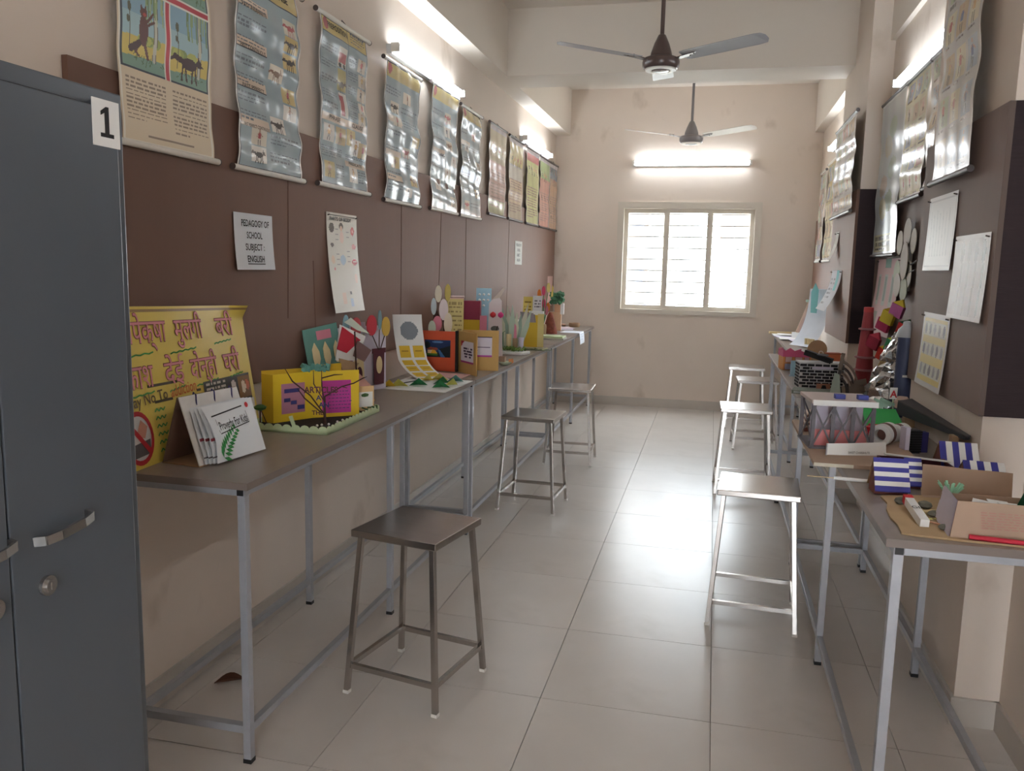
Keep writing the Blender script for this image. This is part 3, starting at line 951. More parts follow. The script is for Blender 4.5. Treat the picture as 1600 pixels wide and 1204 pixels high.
# ------------------------------------------------------------------ sheets pinned to the boards
def pinned(name, label, cat, loc, rz, w, h, pic, m, curl=.0, texts=(), pins=True, group=None, yoff=.004, side=0.0):
    t = thing(name, label, cat, loc, rz, group)
    def off(s, u):
        return yoff + curl * (1 - u) ** 2 + side * ((2 * s - 1) * .5 + .5) ** 2 * (1 - u)
    surface('sheet', 0, 0, lambda s, u: ((s - .5) * w, -off(s, u), u * h), m, t, pic)
    for body, x, z, size, mm, width in texts:
        lettering(t, body, x, z, size, mm, width=width, bold=.015, fn=lambda q: (q[0], -off(q[0] / w + .5, q[2] / h) - .0015, q[2]))
    if pins:
        for sx in (-1, 1):
            MB().tube([(sx * (w / 2 - .015), -yoff, h - .015), (sx * (w / 2 - .015) - .004, -yoff - .012, h - .012)], .003, 6).build('pin', M_DKROD, t)
    return t
bx = XL + .022
t = pinned('paper_notice', 'white notice reading pedagogy of school subject English', 'notice', (bx, 3.01, 1.508), 90, .285, .218, Pic(4, 4, (222, 226, 232)), P_MATTE, curl=.012, pins=False,
           texts=[('PEDAGOGY OF', .01, .168, .036, M_INK, .205), ('SCHOOL', 0, .122, .036, M_INK, .115), ('SUBJECT :', .0, .076, .036, M_INK, .14), ('ENGLISH', .0, .030, .036, M_INK, .125)])
MB().box((-.064, -.0165, .021), (.064, -.0155, .0245)).build('underline', M_INK, t)
p = Pic(64, 96, (226, 224, 214))
p.rect(.06, .02, .94, .028, (90, 90, 90))
p.ell(.15, .15, .08, .05, (60, 58, 60)).ell(.46, .13, .07, .035, (64, 60, 60)).ell(.46, .15, .045, .025, (230, 200, 180)).ell(.84, .17, .06, .045, (196, 60, 70)).ell(.84, .17, .03, .02, (230, 150, 150))
p.ell(.15, .32, .05, .02, (96, 90, 92)).ell(.86, .33, .07, .025, (206, 100, 96)).ell(.47, .24, .07, .06, (238, 214, 204)).ell(.47, .47, .09, .05, (178, 202, 222))
p.ell(.15, .47, .06, .04, (236, 212, 190)).ell(.18, .56, .03, .015, (214, 130, 140)).ell(.86, .49, .09, .032, (190, 60, 80)).rect(.79, .478, .93, .49, (240, 238, 236))
p.ell(.86, .66, .05, .05, (238, 214, 200)).rect(.32, .8, .43, .92, (236, 214, 200)).rect(.58, .79, .64, .82, (60, 60, 64)).rect(.56, .86, .66, .95, (190, 206, 226))
for k in range(9):
    p.rect(.26, .16 + k * .05, .36, .166 + k * .05, (170, 170, 168)).rect(.62, .18 + k * .05, .72, .186 + k * .05, (170, 170, 168))
pinned('paper_chart', 'glossy white parts of the body chart pinned on the left board', 'chart', (bx, 3.82, 1.305), 90, .34, .475, p, P_GLOSS, curl=.045, texts=[('PARTS OF BODY', -.02, .438, .026, M_INK, .24)])
pinned('paper_notice', 'small white notice pinned near the far end of the left board', 'notice', (bx, 7.62, 1.565), 90, .285, .215, Pic(24, 18, (222, 222, 216)), P_MATTE, pins=False,
       texts=[('PEDAGOGY OF', 0, .168, .034, M_INK, .2), ('SCHOOL', 0, .122, .034, M_INK, .115), ('SUBJECT :', .0, .076, .034, M_INK, .14), ('ENGLISH', .0, .030, .034, M_INK, .125)])
def leaves_sheet(kind, w=60, h=42):
    p = Pic(w, h, (216, 216, 216))
    if kind == 1:
        for k in range(7):
            p.line(.12 + k * .11, .2 + .05 * (k % 2), .2 + .1 * k, .8, .02, (196, 198, 200))
        p.frame(.03, (190, 190, 192), .012)
    elif kind == 2:
        for k, c in enumerate(((120, 122, 124), (150, 150, 150), (176, 178, 178), (150, 150, 152))):
            p.ell(.86 - k * .2, .2, .05, .14, c)
            p.line(.88 - k * .2, .36, .85 - k * .2, .92, .05, c)
        p.frame(.0, (232, 232, 232), .03)
    else:
        p.rect(.06, .08, .94, .92, (214, 196, 112))
        for r_ in range(3):
            p.rect(.08, .12 + r_ * .28, .92, .30 + r_ * .28, (206, 208, 196))
            for c_ in range(5):
                p.ell(.16 + c_ * .17, .21 + r_ * .28, .045, .075, ((120, 120, 120), (88, 90, 96), (150, 150, 152))[(r_ + c_) % 3])
    return p
px = PX - .02
pinned('laminated_sheet', 'blank glaring laminated sheet pinned beside the tall pillar chart', 'sheet', (px, 3.665, 1.565), -90, .42, .297, leaves_sheet(1), P_SATIN, curl=.008, group='laminated sheets on the pillar')
pinned('laminated_sheet', 'laminated sheet of grey leaf shapes at the pillar edge', 'sheet', (px, 3.225, 1.392), -90, .41, .297, leaves_sheet(2), P_SATIN, curl=.01, group='laminated sheets on the pillar')
pinned('laminated_sheet', 'yellow laminated sheet with three rows of dark oval specimens', 'sheet', (px, 3.605, 1.098), -90, .4, .297, leaves_sheet(3), P_SATIN, curl=.016, group='laminated sheets on the pillar')
# recess things
t = thing('flower_ornament', 'wheel of grey oval paper petals pinned in the right recess', 'wall craft', (xr, 4.83, 1.62), -90)
M_PET = paper(206, 202, 194)
M_PET2 = paper(190, 200, 180)
def petal(mb, cx, cz, rx, rz_, y, m=0):
    mb.plate(ellipse(cx, cz, rx, rz_, 20), y - .003, y, m)
for k, (cx, cz, rx, rz_) in enumerate(((.0, .0, .06, .10), (-.01, .15, .06, .075), (-.13, .10, .05, .065), (.1, .1, .045, .065), (-.16, -.06, .055, .065), (-.12, -.13, .06, .065), (.06, -.07, .045, .07), (.0, -.15, .06, .065))):
    mb = MB()
    petal(mb, cx * 1.25, cz, rx * 1.45, rz_, -.02 - .004 * (k % 3) - (.012 if k == 0 else 0))
    mb.build('petal', M_PET2 if k in (4, 7) else M_PET, t)
MB().tube([(0, -.02, .0), (.12, -.024, -.02), (.24, -.02, .0)], .004, 6).build('wire', M_DKROD, t)
MB().tube([(0, -.02, -.07), (.2, -.02, -.05)], .004, 6).build('wire', M_DKROD, t)
MB().box((-.03, -.02, -.16), (.03, 0, .16)).build('backing', M_PET, t)
p = Pic(20, 40, (208, 210, 204))
p.rect(.1, .3, .35, .5, (150, 154, 156)).rect(.6, .2, .9, .4, (166, 170, 172))
pinned('paper_strip', 'pale paper strip pinned behind the tan shoe sole cutout', 'sheet', (xr, 4.45, 1.335), -90, .24, .33, p, P_SATIN)
t = thing('shoe_sole_cutout', 'tan cardboard shoe sole cutout in the right recess', 'wall craft', (xr - .002, 4.5, 1.36), -90)
sole = [(.0, 0), (.035, .005), (.05, .04), (.045, .08), (.05, .11), (.04, .15), (.005, .165), (-.035, .15), (-.05, .11), (-.045, .05), (-.035, .01)]
MB().plate([(x * 1.3, z) for x, z in sole], -.014, -.009).build('cutout', paper(204, 176, 132), t)
p = Pic(36, 34, (206, 176, 176))
p.rect(.36, .0, .62, .12, (96, 140, 126))
for k in range(3):
    p.rect(.1 + k * .3, .2, .22 + k * .3, .62, (184, 190, 184)).rect(.12 + k * .3, .24, .2 + k * .3, .56, (150, 160, 154))
p.rect(.0, .7, .3, .98, (160, 160, 150))
pinned('paper_chart', 'pink paper chart pinned in the right recess below the long chart', 'chart', (xr, 5.38, 1.19), -90, .66, .45, p, P_MATTE, curl=.04)
# far right pillar sheets
pinned('paper_strip', 'narrow curled white strip on the far right pillar', 'sheet', (px, 6.6, 1.65), -90, .16, .2, Pic(8, 10, (220, 218, 212)), P_MATTE, curl=.05)
p = Pic(24, 20, (206, 208, 216))
p.rect(.55, .0, .8, .5, (120, 196, 200)).text(.1, .2, .5, .9, 6, (150, 150, 160), 4)
pinned('paper_chart', 'curled white and turquoise papers on the far right pillar', 'sheet', (px, 6.5, 1.28), -90, .5, .29, p, P_MATTE, curl=.10)

# ------------------------------------------------------------------ things on the left tables
ZT = .9005
M_YEL = paper(224, 190, 40)
M_YEL2 = paper(214, 176, 44)
M_TWIG = mat('dark_twig', (70, 44, 36), rough=.8, var=.2, vscale=40)
M_SOIL = mat('dark_soil', (26, 22, 22), rough=.95, var=.4, vscale=60, bump=.8, bscale=90)
M_GREEN = paper(40, 120, 70)
M_LEAF = paper(70, 110, 60)
M_MAROON = paper(92, 44, 54)
M_CREAM = paper(228, 208, 160)
M_KRAFT = mat('kraft_card', (176, 146, 112), rough=.75, var=.08, vscale=20)
M_ORANGE = paper(214, 88, 52)
M_TAN = paper(206, 168, 100)
M_PINK = paper(214, 130, 150)
M_MAG = paper(190, 60, 150)
M_MAUVE = paper(176, 120, 140)
M_TEAL = paper(96, 150, 140)
M_LBLUE = paper(164, 202, 220)
M_LGREEN = paper(198, 214, 172)
M_NAVY = paper(52, 50, 110)
M_PURPLE = paper(74, 60, 110)
M_LAV = paper(214, 208, 224)
M_PINKTXT = paper(222, 146, 150)
M_GRNTXT = paper(70, 150, 70)

def panel(mb, p, q, z0, z1, th=.003, mi=0, lean=(0, 0)):
    """upright card from floor point p to q, thickness th to the left of p->q; lean shifts the top"""
    p, q = Vector((p[0], p[1], 0)), Vector((q[0], q[1], 0))
    n = Vector((-(q - p).y, (q - p).x, 0)).normalized() * th
    l = Vector((lean[0], lean[1], 0))
    pts = [p, q, q + n, p + n]
    pts = [Vector((a.x, a.y, z0)) for a in pts] + [Vector((a.x + l.x, a.y + l.y, z1)) for a in pts]
    return mb.add(pts, [(0, 3, 2, 1), (4, 5, 6, 7), (0, 1, 5, 4), (1, 2, 6, 5), (2, 3, 7, 6), (3, 0, 4, 7)], mi)

# -- yellow slogan poster
t = thing('slogan_poster', 'yellow handmade slogan poster with pink Marathi lettering leaning on the left wall', 'poster', (-1.70, 2.50, ZT), 93.5)
PW, PH = .86, .5
def pfn(q):
    x, y, z = q
    u = z / PH
    s = x / PW + .5
    return (x - .02 * u * s, .058 * u + .006 * math.sin(7 * s + 2 * u) * u - (.03 * max(0, s - .9) * 10 * max(0, u - .9) * 10) + y, z * (1 - .06 * s))
p = Pic(96, 56, (224, 200, 92))
p.line(.0, .03, 1, .03, .004, (150, 120, 70))
p.line(.0, .52, .55, .50, .004, (70, 60, 40)).line(.0, .635, .55, .60, .004, (70, 60, 40))
surface('sheet', 0, 0, lambda s, u: pfn(((s - .5) * PW, 0, u * PH)), printmat('yellow_chart_print', rough=.38, bump=.06, bscale=7), t, p)
M_BROWNTXT = paper(96, 74, 44)
def wob(mat_, pts, w):
    """brush stroke on the poster"""
    mb = MB()
    for (a, b), (c, d) in zip(pts[:-1], pts[1:]):
        dx, dz = c - a, d - b
        L = math.hypot(dx, dz) or 1
        nx, nz = -dz / L * w / 2, dx / L * w / 2
        mb.add([pfn((a - nx, -.003, b - nz)), pfn((c - nx, -.003, d - nz)), pfn((c + nx, -.003, d + nz)), pfn((a + nx, -.003, b + nz))], [(0, 1, 2, 3)])
    return mb
row1, row2 = .385, .245
for body, x, z, wd, kz in (('मुलापेक्षा', -.265, row1, .29, .105), ('मुलगी', .02, row1, .18, .105), ('बरी', .275, row1, .13, .105),
                           ('प्रकाश', -.325, row2, .22, .105), ('देई', -.10, row2, .11, .105), ('दोन्ही', .085, row2, .18, .105), ('घरी', .285, row2, .125, .105)):
    lettering(t, body, x, z, kz, paper(130, 76, 80), width=wd + .004, bold=.022, fn=lambda q: pfn((q[0], -.002, q[2])))
    lettering(t, body, x, z, kz, M_PINKTXT, width=wd, bold=.004, fn=lambda q: pfn((q[0], -.003, q[2])))
for x0, x1, z in ((-.40, -.20, row1 - .045), (-.11, .05, row1 - .045), (.18, .31, row1 - .03), (-.40, -.22, row2 - .03), (-.14, -.05, row2 - .03), (.02, .17, row2 - .03), (.25, .36, row2 - .025)):
    n = 9
    wob(M_GRNTXT, [(x0 + (x1 - x0) * k / n, z + .004 * (k % 2) + .01 * k / n) for k in range(n + 1)], .005).build('underline', M_GRNTXT, t)
lettering(t, 'Say No To', -.255, .192, .05, M_BROWNTXT, width=.2, bold=.01, rot=.05, fn=lambda q: pfn((q[0], -.003, q[2])))
lettering(t, 'addiction', -.06, .2, .055, paper(214, 120, 60), width=.15, bold=.01, rot=.05, fn=lambda q: pfn((q[0], -.003, q[2])))
def ringpoly(cx, cz, rx, rz_, kx, n=28):
    mb = MB()
    o_ = ellipse(cx, cz, rx, rz_, n)
    i_ = ellipse(cx, cz, rx * kx, rz_ * kx, n)
    for k in range(n):
        j = (k + 1) % n
        mb.add([pfn((a, -.004, b)) for a, b in (o_[k], o_[j], i_[j], i_[k])], [(0, 1, 2, 3)])
    return mb
CX, CZ = -.335, .095
MB().add([pfn((a, -.002, b)) for a, b in ellipse(CX, CZ, .064, .072, 28)], [tuple(range(28))]).build('sign_picture', paper(206, 204, 202), t)
MB().add([pfn((a, -.003, b)) for a, b in ((CX - .05, .035), (CX + .05, .04), (CX + .055, .085), (CX - .055, .075))], [(0, 1, 2, 3)]).build('dark_box_print', paper(92, 86, 86), t)
MB().add([pfn((a, -.003, b)) for a, b in ((CX - .01, .1), (CX + .03, .09), (CX + .05, .125), (CX + .02, .15), (CX + .0, .12))], [(0, 1, 2, 3, 4)]).build('hand_print', paper(196, 140, 120), t)
rg = ringpoly(CX, CZ, .074, .084, .82)
rg.add([pfn((a, -.0042, b)) for a, b in ((CX - .052, .145), (CX - .04, .155), (CX + .055, .05), (CX + .042, .038))], [(0, 1, 2, 3)])
rg.build('prohibition_sign', paper(178, 36, 44), t)
for k in range(6):
    wob(M_GRNTXT, [(-.235 + .011 * i, .165 - .026 * k + (.007 if i % 2 else -.003)) for i in range(6)], .005).build('green_writing', M_GRNTXT, t)
p = Pic(40, 24, (30, 28, 30))
p.rect(0, .0, .5, 1, (46, 48, 46)).text(.04, .1, .46, .9, 6, (190, 180, 170), 3, .6).rect(.5, 0, .78, .55, (40, 44, 56)).ell(.62, .35, .05, .2, (200, 190, 190)).rect(.72, .1, 1, .9, (120, 80, 30)).ell(.84, .5, .05, .25, (220, 200, 180)).ell(.93, .45, .04, .2, (190, 90, 50))
surface('photo_print', 0, 0, lambda s, u: pfn((.06 + s * .34, -.003, .12 + u * .105)), P_SATIN, t, p)
surface('photo_print', 0, 0, lambda s, u: pfn((.36 + s * .05, -.003, .03 + u * .09)), P_SATIN, t, Pic(4, 8, (210, 204, 200)))

# -- desk calendar booklet
t = thing('desk_calendar', 'white tent-fold handmade calendar booklet in front of the yellow poster', 'calendar', (-1.555, 2.375, ZT), 83)
w = .137
def tent(mb, y0, y1, z1, th, a=-w, b=w):
    pts = [(a, y0, 0), (b, y0, 0), (b, y1, z1), (a, y1, z1), (a, y0 + th, 0), (b, y0 + th, 0), (b, y1 + th, z1), (a, y1 + th, z1)]
    return mb.add(pts, [(0, 1, 2, 3), (7, 6, 5, 4), (0, 4, 5, 1), (1, 5, 6, 2), (2, 6, 7, 3), (3, 7, 4, 0)])
M_BOARD = mat('dotted_card', (226, 224, 222), rough=.6, var=.05, vscale=40)
tent(MB(), -.045, .03, .215, .004).build('stand_front', M_BOARD, t)
tent(MB(), .10, .034, .215, .004).build('stand_back', mat('brown_card_back', (120, 96, 84), rough=.8), t)
MB().box((-w, -.045, 0), (w, .10, .004)).build('base_flap', M_KRAFT, t)
for k in range(4):
    y = -.052 - .008 * k
    zt = .175
    def pg(s, u, k=k, y=y):
        return (-w + .018 + .008 * k + s * (2 * w - .03), y + .058 * u - .014 * math.sin(PI * u) * (1 - s) * k * .5, .006 + u * zt)
    pic = Pic(60, 40, (222, 226, 230))
    if k < 3:
        pic.rect(.0, .88, .25, .90, (90, 86, 90)).rect(.02, .55, .1, .6, (150, 60, 70))
    surface('page', 0, 0, pg, P_MATTE, t, pic)
def cf(q):
    u = (q[2] - .006) / .175
    return (q[0], -.052 - .024 + .058 * u - .0035 - .014 * math.sin(PI * u) * (1 - (q[0] + w) / (2 * w)) * 1.5, q[2])
lettering(t, 'Proverbs For Kids', .02, .108, .036, M_INK, width=.15, bold=.008, rot=.04, fn=cf)
mb = MB()
for a, b, c, d, ww in ((-.075, .150, .085, .162, .004), (-.06, .095, .10, .108, .003), (-.062, .098, -.062, .14, .0015), (.1, .108, .095, .145, .0015)):
    L = math.hypot(c - a, d - b)
    nx, nz = -(d - b) / L * ww / 2, (c - a) / L * ww / 2
    mb.add([cf((a - nx, 0, b - nz)), cf((c - nx, 0, d - nz)), cf((c + nx, 0, d + nz)), cf((a + nx, 0, b + nz))], [(0, 1, 2, 3)])
mb.build('ruled_frame', M_INK, t)
mb = MB()
mb.add([cf((a, 0, b)) for a, b in ellipse(.11, .162, .009, .009, 10)], [tuple(range(10))])
mb.build('red_flower_print', M_RED, t)
fern = MB()
for k in range(9):
    u = k / 8
    cx_, cz_ = -.065 + .08 * u ** 1.3, .02 + .075 * u ** .8
    for sgn in (-1, 1):
        ang = .7 + sgn * 1.05
        L = .042 * (1 - .5 * u)
        tip = (cx_ + L * math.cos(ang), cz_ + L * math.sin(ang))
        m_ = ((cx_ + tip[0]) / 2, (cz_ + tip[1]) / 2)
        nx, nz = -math.sin(ang) * .0065, math.cos(ang) * .0065
        fern.add([cf((a, 0, b)) for a, b in ((cx_, cz_), (m_[0] - nx, m_[1] - nz), tip, (m_[0] + nx, m_[1] + nz))], [(0, 1, 2, 3)])
fern.build('fern_print', paper(50, 140, 70), t)
for k in range(3):
    x = -.07 + k * .085
    MB().tube([(x, .02, .17), (x, .022, .216), (x + .004, .035, .222), (x + .006, .045, .19)], .0022, 6).build('binding_ring', M_NAVY, t)

# -- articles diorama
t = thing('articles_diorama', 'garden diorama tray with yellow folded book teaching articles', 'craft model', (-1.555, 3.085, ZT), 2)
TX, TY = .165, .275
MB().box((-TX, -TY, 0), (TX, TY, .008)).build('base_board', M_LGREEN, t)
MB().box((-TX + .01, -TY + .01, .008), (TX - .01, TY - .01, .014)).build('soil', M_SOIL, t)
def scallop(x0, y0, x1, y1, n):
    mb = MB()
    d = Vector((x1 - x0, y1 - y0, 0))
    nrm = Vector((-d.y, d.x, 0)).normalized() * .003
    st = d / n
    for k in range(n):
        a = Vector((x0, y0, 0)) + st * k
        pts = [a, a + st]
        prof = [(0, 0), (1, 0)] + [(.5 + .5 * math.cos(PI * q / 6), .018 + .014 * math.sin(PI * q / 6)) for q in range(7)]
        m_ = len(prof)
        A = [a + st * s_ + Vector((0, 0, z)) for s_, z in prof]
        B = [v + nrm for v in A]
        mb.add(A + B, [tuple(range(m_)), tuple(range(2 * m_ - 1, m_ - 1, -1))] + [(i, m_ + i, m_ + (i + 1) % m_, (i + 1) % m_) for i in range(m_)])
    mb.build('scalloped_edge', M_LGREEN, t)
scallop(-TX, -TY, TX, -TY, 9)
scallop(TX, -TY, TX, TY, 16)
scallop(-TX, TY, -TX, -TY, 16)
scallop(TX, TY, -TX, TY, 9)
bk = MB()
hv = .205
A_, B_, C_ = (-.10, -.185), (-.008, -.03), (.145, .09)
panel(bk, A_, B_, .012, hv)
panel(bk, B_, C_, .012, hv)
bk.build('yellow_book', M_YEL, t)
bk = MB()
panel(bk, (-.155, -.17), (-.02, .0), .012, hv + .012)
panel(bk, (-.02, .0), (.05, .13), .012, hv + .02)
panel(bk, (-.155, -.17), A_, .012, hv, mi=0)
bk.build('yellow_back_page', M_YEL2, t)
def onpanel(P, Q, s0, s1, z0, z1, eps):
    P, Q = Vector((P[0], P[1], 0)), Vector((Q[0], Q[1], 0))
    n = Vector(((Q - P).y, -(Q - P).x, 0)).normalized() * eps
    a, b = P + (Q - P) * s0 + n, P + (Q - P) * s1 + n
    return [(a.x, a.y, z0), (b.x, b.y, z0), (b.x, b.y, z1), (a.x, a.y, z1)]
MB().add(onpanel(A_, B_, .2, .8, .045, .165, .0015), [(0, 1, 2, 3)]).build('mauve_sheet', M_MAUVE, t)
MB().add(onpanel(B_, C_, .2, .82, .03, .165, .0015), [(0, 1, 2, 3)]).build('magenta_sheet', M_MAG, t)
mb = MB()
for s0, s1, z0, z1 in ((.27, .66, .128, .144), (.26, .42, .092, .107), (.43, .58, .08, .095), (.60, .78, .058, .075)):
    mb.add(onpanel(A_, B_, s0, s1, z0, z1, .003), [(0, 1, 2, 3)])
mb.build('word_strip', M_NAVY, t)
mb = MB()
rr = random.Random(4)
for k in range(6):
    s0 = .34
    while s0 < .78:
        ww = rr.uniform(.03, .07)
        mb.add(onpanel(B_, C_, s0, s0 + ww, .118 - .014 * k, .121 - .014 * k, .003), [(0, 1, 2, 3)])
        s0 += ww + .02
mb.build('hand_writing', M_PURPLE, t)
tw = MB()
root = (.095, -.14, .012)
tw.tube([root, (.09, -.13, .06), (.085, -.12, .12)], [.007, .005, .004], 7)
for br in ([(.085, -.12, .12), (.12, -.03, .15), (.15, .02, .158), (.165, .09, .172), (.16, .14, .17)], [(.09, -.13, .09), (.07, -.11, .16), (.065, -.1, .22)], [(.065, -.1, .19), (.10, -.06, .2), (.12, -.02, .198)],
           [(.09, -.13, .05), (.05, -.17, .13), (.0, -.22, .19), (-.02, -.24, .24)], [(.08, -.14, .06), (.03, -.18, .12), (.01, -.2, .16)], [(.12, -.03, .15), (.13, -.0, .14)], [(.085, -.12, .1), (.045, -.13, .17), (.04, -.12, .22)]):
    tw.tube(br, [.0028] * (len(br) - 1) + [.0012], 5)
tw.build('twig_tree', M_TWIG, t)
cr = MB()
rr = random.Random(8)
for k in range(30):
    cr.cbox((-.035 + .085 * k / 30, -.05 + .06 * k / 30 + rr.uniform(-.008, .008), hv + .013 + rr.uniform(-.01, .012)), (.016, .012, .014), (rr.uniform(0, 3), rr.uniform(0, 3), 0))
cr.build('teal_crepe_tuft', M_TEAL, t)
def hang(body, x, y, z, sz, wd, m):
    o = lettering(t, body, 0, 0, sz, m, y=0, width=wd, bold=.03)
    o.location = (x, y, z)
    o.rotation_euler = (0, 0, R(20))
hang('ARTICLES', .075, -.128, .136, .034, .13, M_MAROON)
hang('A', .07, -.14, .108, .028, None, M_NAVY)
hang('AN', .09, -.135, .08, .028, None, M_NAVY)
hang('THE', .065, -.14, .05, .024, None, M_MAROON)
mb = MB()
for x, y in ((.12, -.16), (.1, -.18), (.14, -.12), (.13, -.1), (.09, -.2), (.135, -.06)):
    mb.lathe([(.001, 0), (.005, .003), (.005, .007), (.001, .01)], 8, (x, y, .014))
mb.build('white_bead', M_WHITE, t, smooth=True)
MB().bar((.02, -.245, .01), (.005, -.25, .06), .014, .005).build('green_post', M_LGREEN, t)
for (x, y) in ((-.13, -.235), (.12, .2)):
    mb = MB()
    mb.tube([(x, y, .012), (x - .004, y + .01, .075)], .003, 6).tube([(x + .02, y + .02, .012), (x, y + .01, .07)], .002, 6)
    mb.build('small_trunk', M_TWIG, t)
    mb = MB()
    mb.lathe([(.003, 0), (.022, .008), (.025, .016), (.012, .024), (.002, .026)], 9, (x - .004, y + .01, .068))
    mb.build('small_crown', M_LEAF, t)
mb = MB()
panel(mb, (.06, .18), (.1, .17), .012, .115)
panel(mb, (.1, .17), (.155, .235), .012, .12)
mb.build('folded_leaflet', paper(226, 190, 140), t)
MB().add(onpanel((.1, .17), (.155, .235), .08, .92, .03, .095, .0015), [(0, 1, 2, 3)]).build('leaflet_print', M_WHITE, t)
mb = MB()
for k in range(16):
    a = rr.uniform(0, 6.28)
    mb.cbox((.11 + rr.uniform(-.04, .05), .2 + rr.uniform(-.05, .06), .02 + rr.uniform(0, .012)), (.03, .012, .003), (rr.uniform(-.6, .6), rr.uniform(-.6, .6), a))
mb.build('leaf_litter', M_LEAF, t)

# -- green card with petals and pink tabs
t = thing('teal_card', 'teal card with three cream petals and pink tabs leaning behind the diorama', 'card', (-1.69, 3.52, ZT), 84)
def lf(q):
    return (q[0], q[1] + .07 * q[2] / .36, q[2])
def lplate(parent, name, poly, m, y0=-.004, y1=-.001, f_=lf):
    return MB().plate(poly, y0, y1, 0, xf=lambda v: Vector(f_((v.x, v.y, v.z)))).build(name, m, parent)
lplate(t, 'card', [(-.15, 0), (.14, 0), (.14, .36), (-.15, .34)], M_TEAL, 0, .004)
lplate(t, 'pink_label', [(-.05, .29), (.07, .295), (.07, .335), (-.05, .33)], M_PINK)
for k in range(3):
    cx_ = -.08 + k * .09
    lplate(t, 'petal', [(cx_, .28), (cx_ + .028, .24), (cx_ + .03, .205), (cx_ + .01, .175), (cx_ - .02, .18), (cx_ - .028, .21), (cx_ - .025, .25)], M_CREAM)
for k in range(3):
    x = -.09 + k * .085
    mb = MB()
    mb.add([lf((x, -.004, .165)), lf((x + .075, -.004, .165)), lf((x + .085, -.035, .135)), lf((x + .01, -.035, .135)), lf((x + .015, -.045, .10)), lf((x + .09, -.045, .10))], [(0, 1, 2, 3), (3, 2, 5, 4)])
    mb.build('pink_tab', M_PINK, t)
lplate(t, 'lavender_strip', [(-.14, .02), (.13, .02), (.13, .09), (-.14, .09)], M_LAV)

# -- flags and cones collage
t = thing('paper_collage', 'collage of red flag and folded brown paper between teal card and vase panel', 'craft', (-1.585, 3.55, ZT), 62)
MB().box((-.09, -.02, 0), (.09, .03, .01)).build('foot', M_KRAFT, t)
MB().tube([(0, 0, .01), (.0, .02, .33)], .004, 6).build('stick', M_TWIG, t)
lplate(t, 'white_backing', [(-.09, .2), (-.04, .36), (.1, .30), (.03, .19)], M_WHITE, .006, .010)
lplate(t, 'red_flag', [(-.08, .25), (-.035, .35), (.06, .285), (-.03, .23)], paper(190, 36, 56), -.004, .0)
lplate(t, 'brown_diamond', [(.0, .215), (.035, .285), (.11, .235), (.06, .185)], paper(120, 92, 90), -.012, -.008)
lplate(t, 'kraft_fan', [(-.07, .15), (-.08, .21), (.03, .18), (-.02, .14)], M_KRAFT, -.01, -.006)
lplate(t, 'pale_leaf', [(-.02, .37), (.02, .39), (.12, .31), (.05, .33)], paper(196, 204, 190), -.004, 0)
lplate(t, 'pink_fan', [(-.06, .14), (.0, .15), (.08, .07), (.03, .06)], paper(220, 170, 160), -.02, -.016)

# -- vase panel
t = thing('vase_panel', 'white folding panel with maroon paper vases and red and yellow flowers', 'craft model', (-1.69, 3.85, ZT), 70)
mb = MB()
panel(mb, (-.17, .0), (-.06, .03), 0, .33)
panel(mb, (-.06, .03), (.05, .03), 0, .35)
panel(mb, (.05, .03), (.17, .0), 0, .33)
mb.build('panel', M_LAV, t)
fl = lambda q: q
def vp(name, poly, m, y0=-.004, y1=-.001, dy=0):
    return MB().plate(poly, y0 + dy, y1 + dy).build(name, m, t)
for cx_ in (-.115, .115):
    vp('vase', [(cx_ - .036, .03), (cx_ + .036, .03), (cx_ + .04, .19), (cx_ + .05, .19), (cx_ + .05, .215), (cx_ - .05, .215), (cx_ - .05, .19), (cx_ - .04, .19)], M_MAROON, -.004, -.001)
    vp('vase_oval', ellipse(cx_, .13, .022, .045), M_CREAM, -.006, -.0045)
vp('centre_strip', [(-.045, .01), (.04, .01), (.03, .18), (-.035, .18)], M_CREAM, .024, .027)
vp('centre_oval', ellipse(0, .085, .02, .042), M_MAROON, .021, .0235)
vp('green_label', [(-.03, .24), (.025, .245), (.03, .29), (-.025, .285)], paper(170, 176, 96), .018, .021)
for x0, x1, zt, col, rx, rz_ in ((-.115, -.06, .33, paper(206, 90, 96), .034, .05), (.105, .05, .335, paper(200, 62, 74), .036, .052), (.12, .155, .325, paper(214, 176, 84), .03, .05), (-.12, -.13, .345, paper(140, 176, 190), .02, .05), (.11, .11, .36, paper(120, 150, 160), .013, .05)):
    MB().tube([(x0, -.008, .21), (x1, -.01, zt - rz_ * .7)], .0025, 6).build('stem', M_TWIG, t)
    vp('flower', ellipse(x1, zt, rx, rz_, 14), col, -.016, -.011)
MB().tube([(0, .02, .18), (0, .02, .24)], .0025, 6).build('stem', M_TWIG, t)

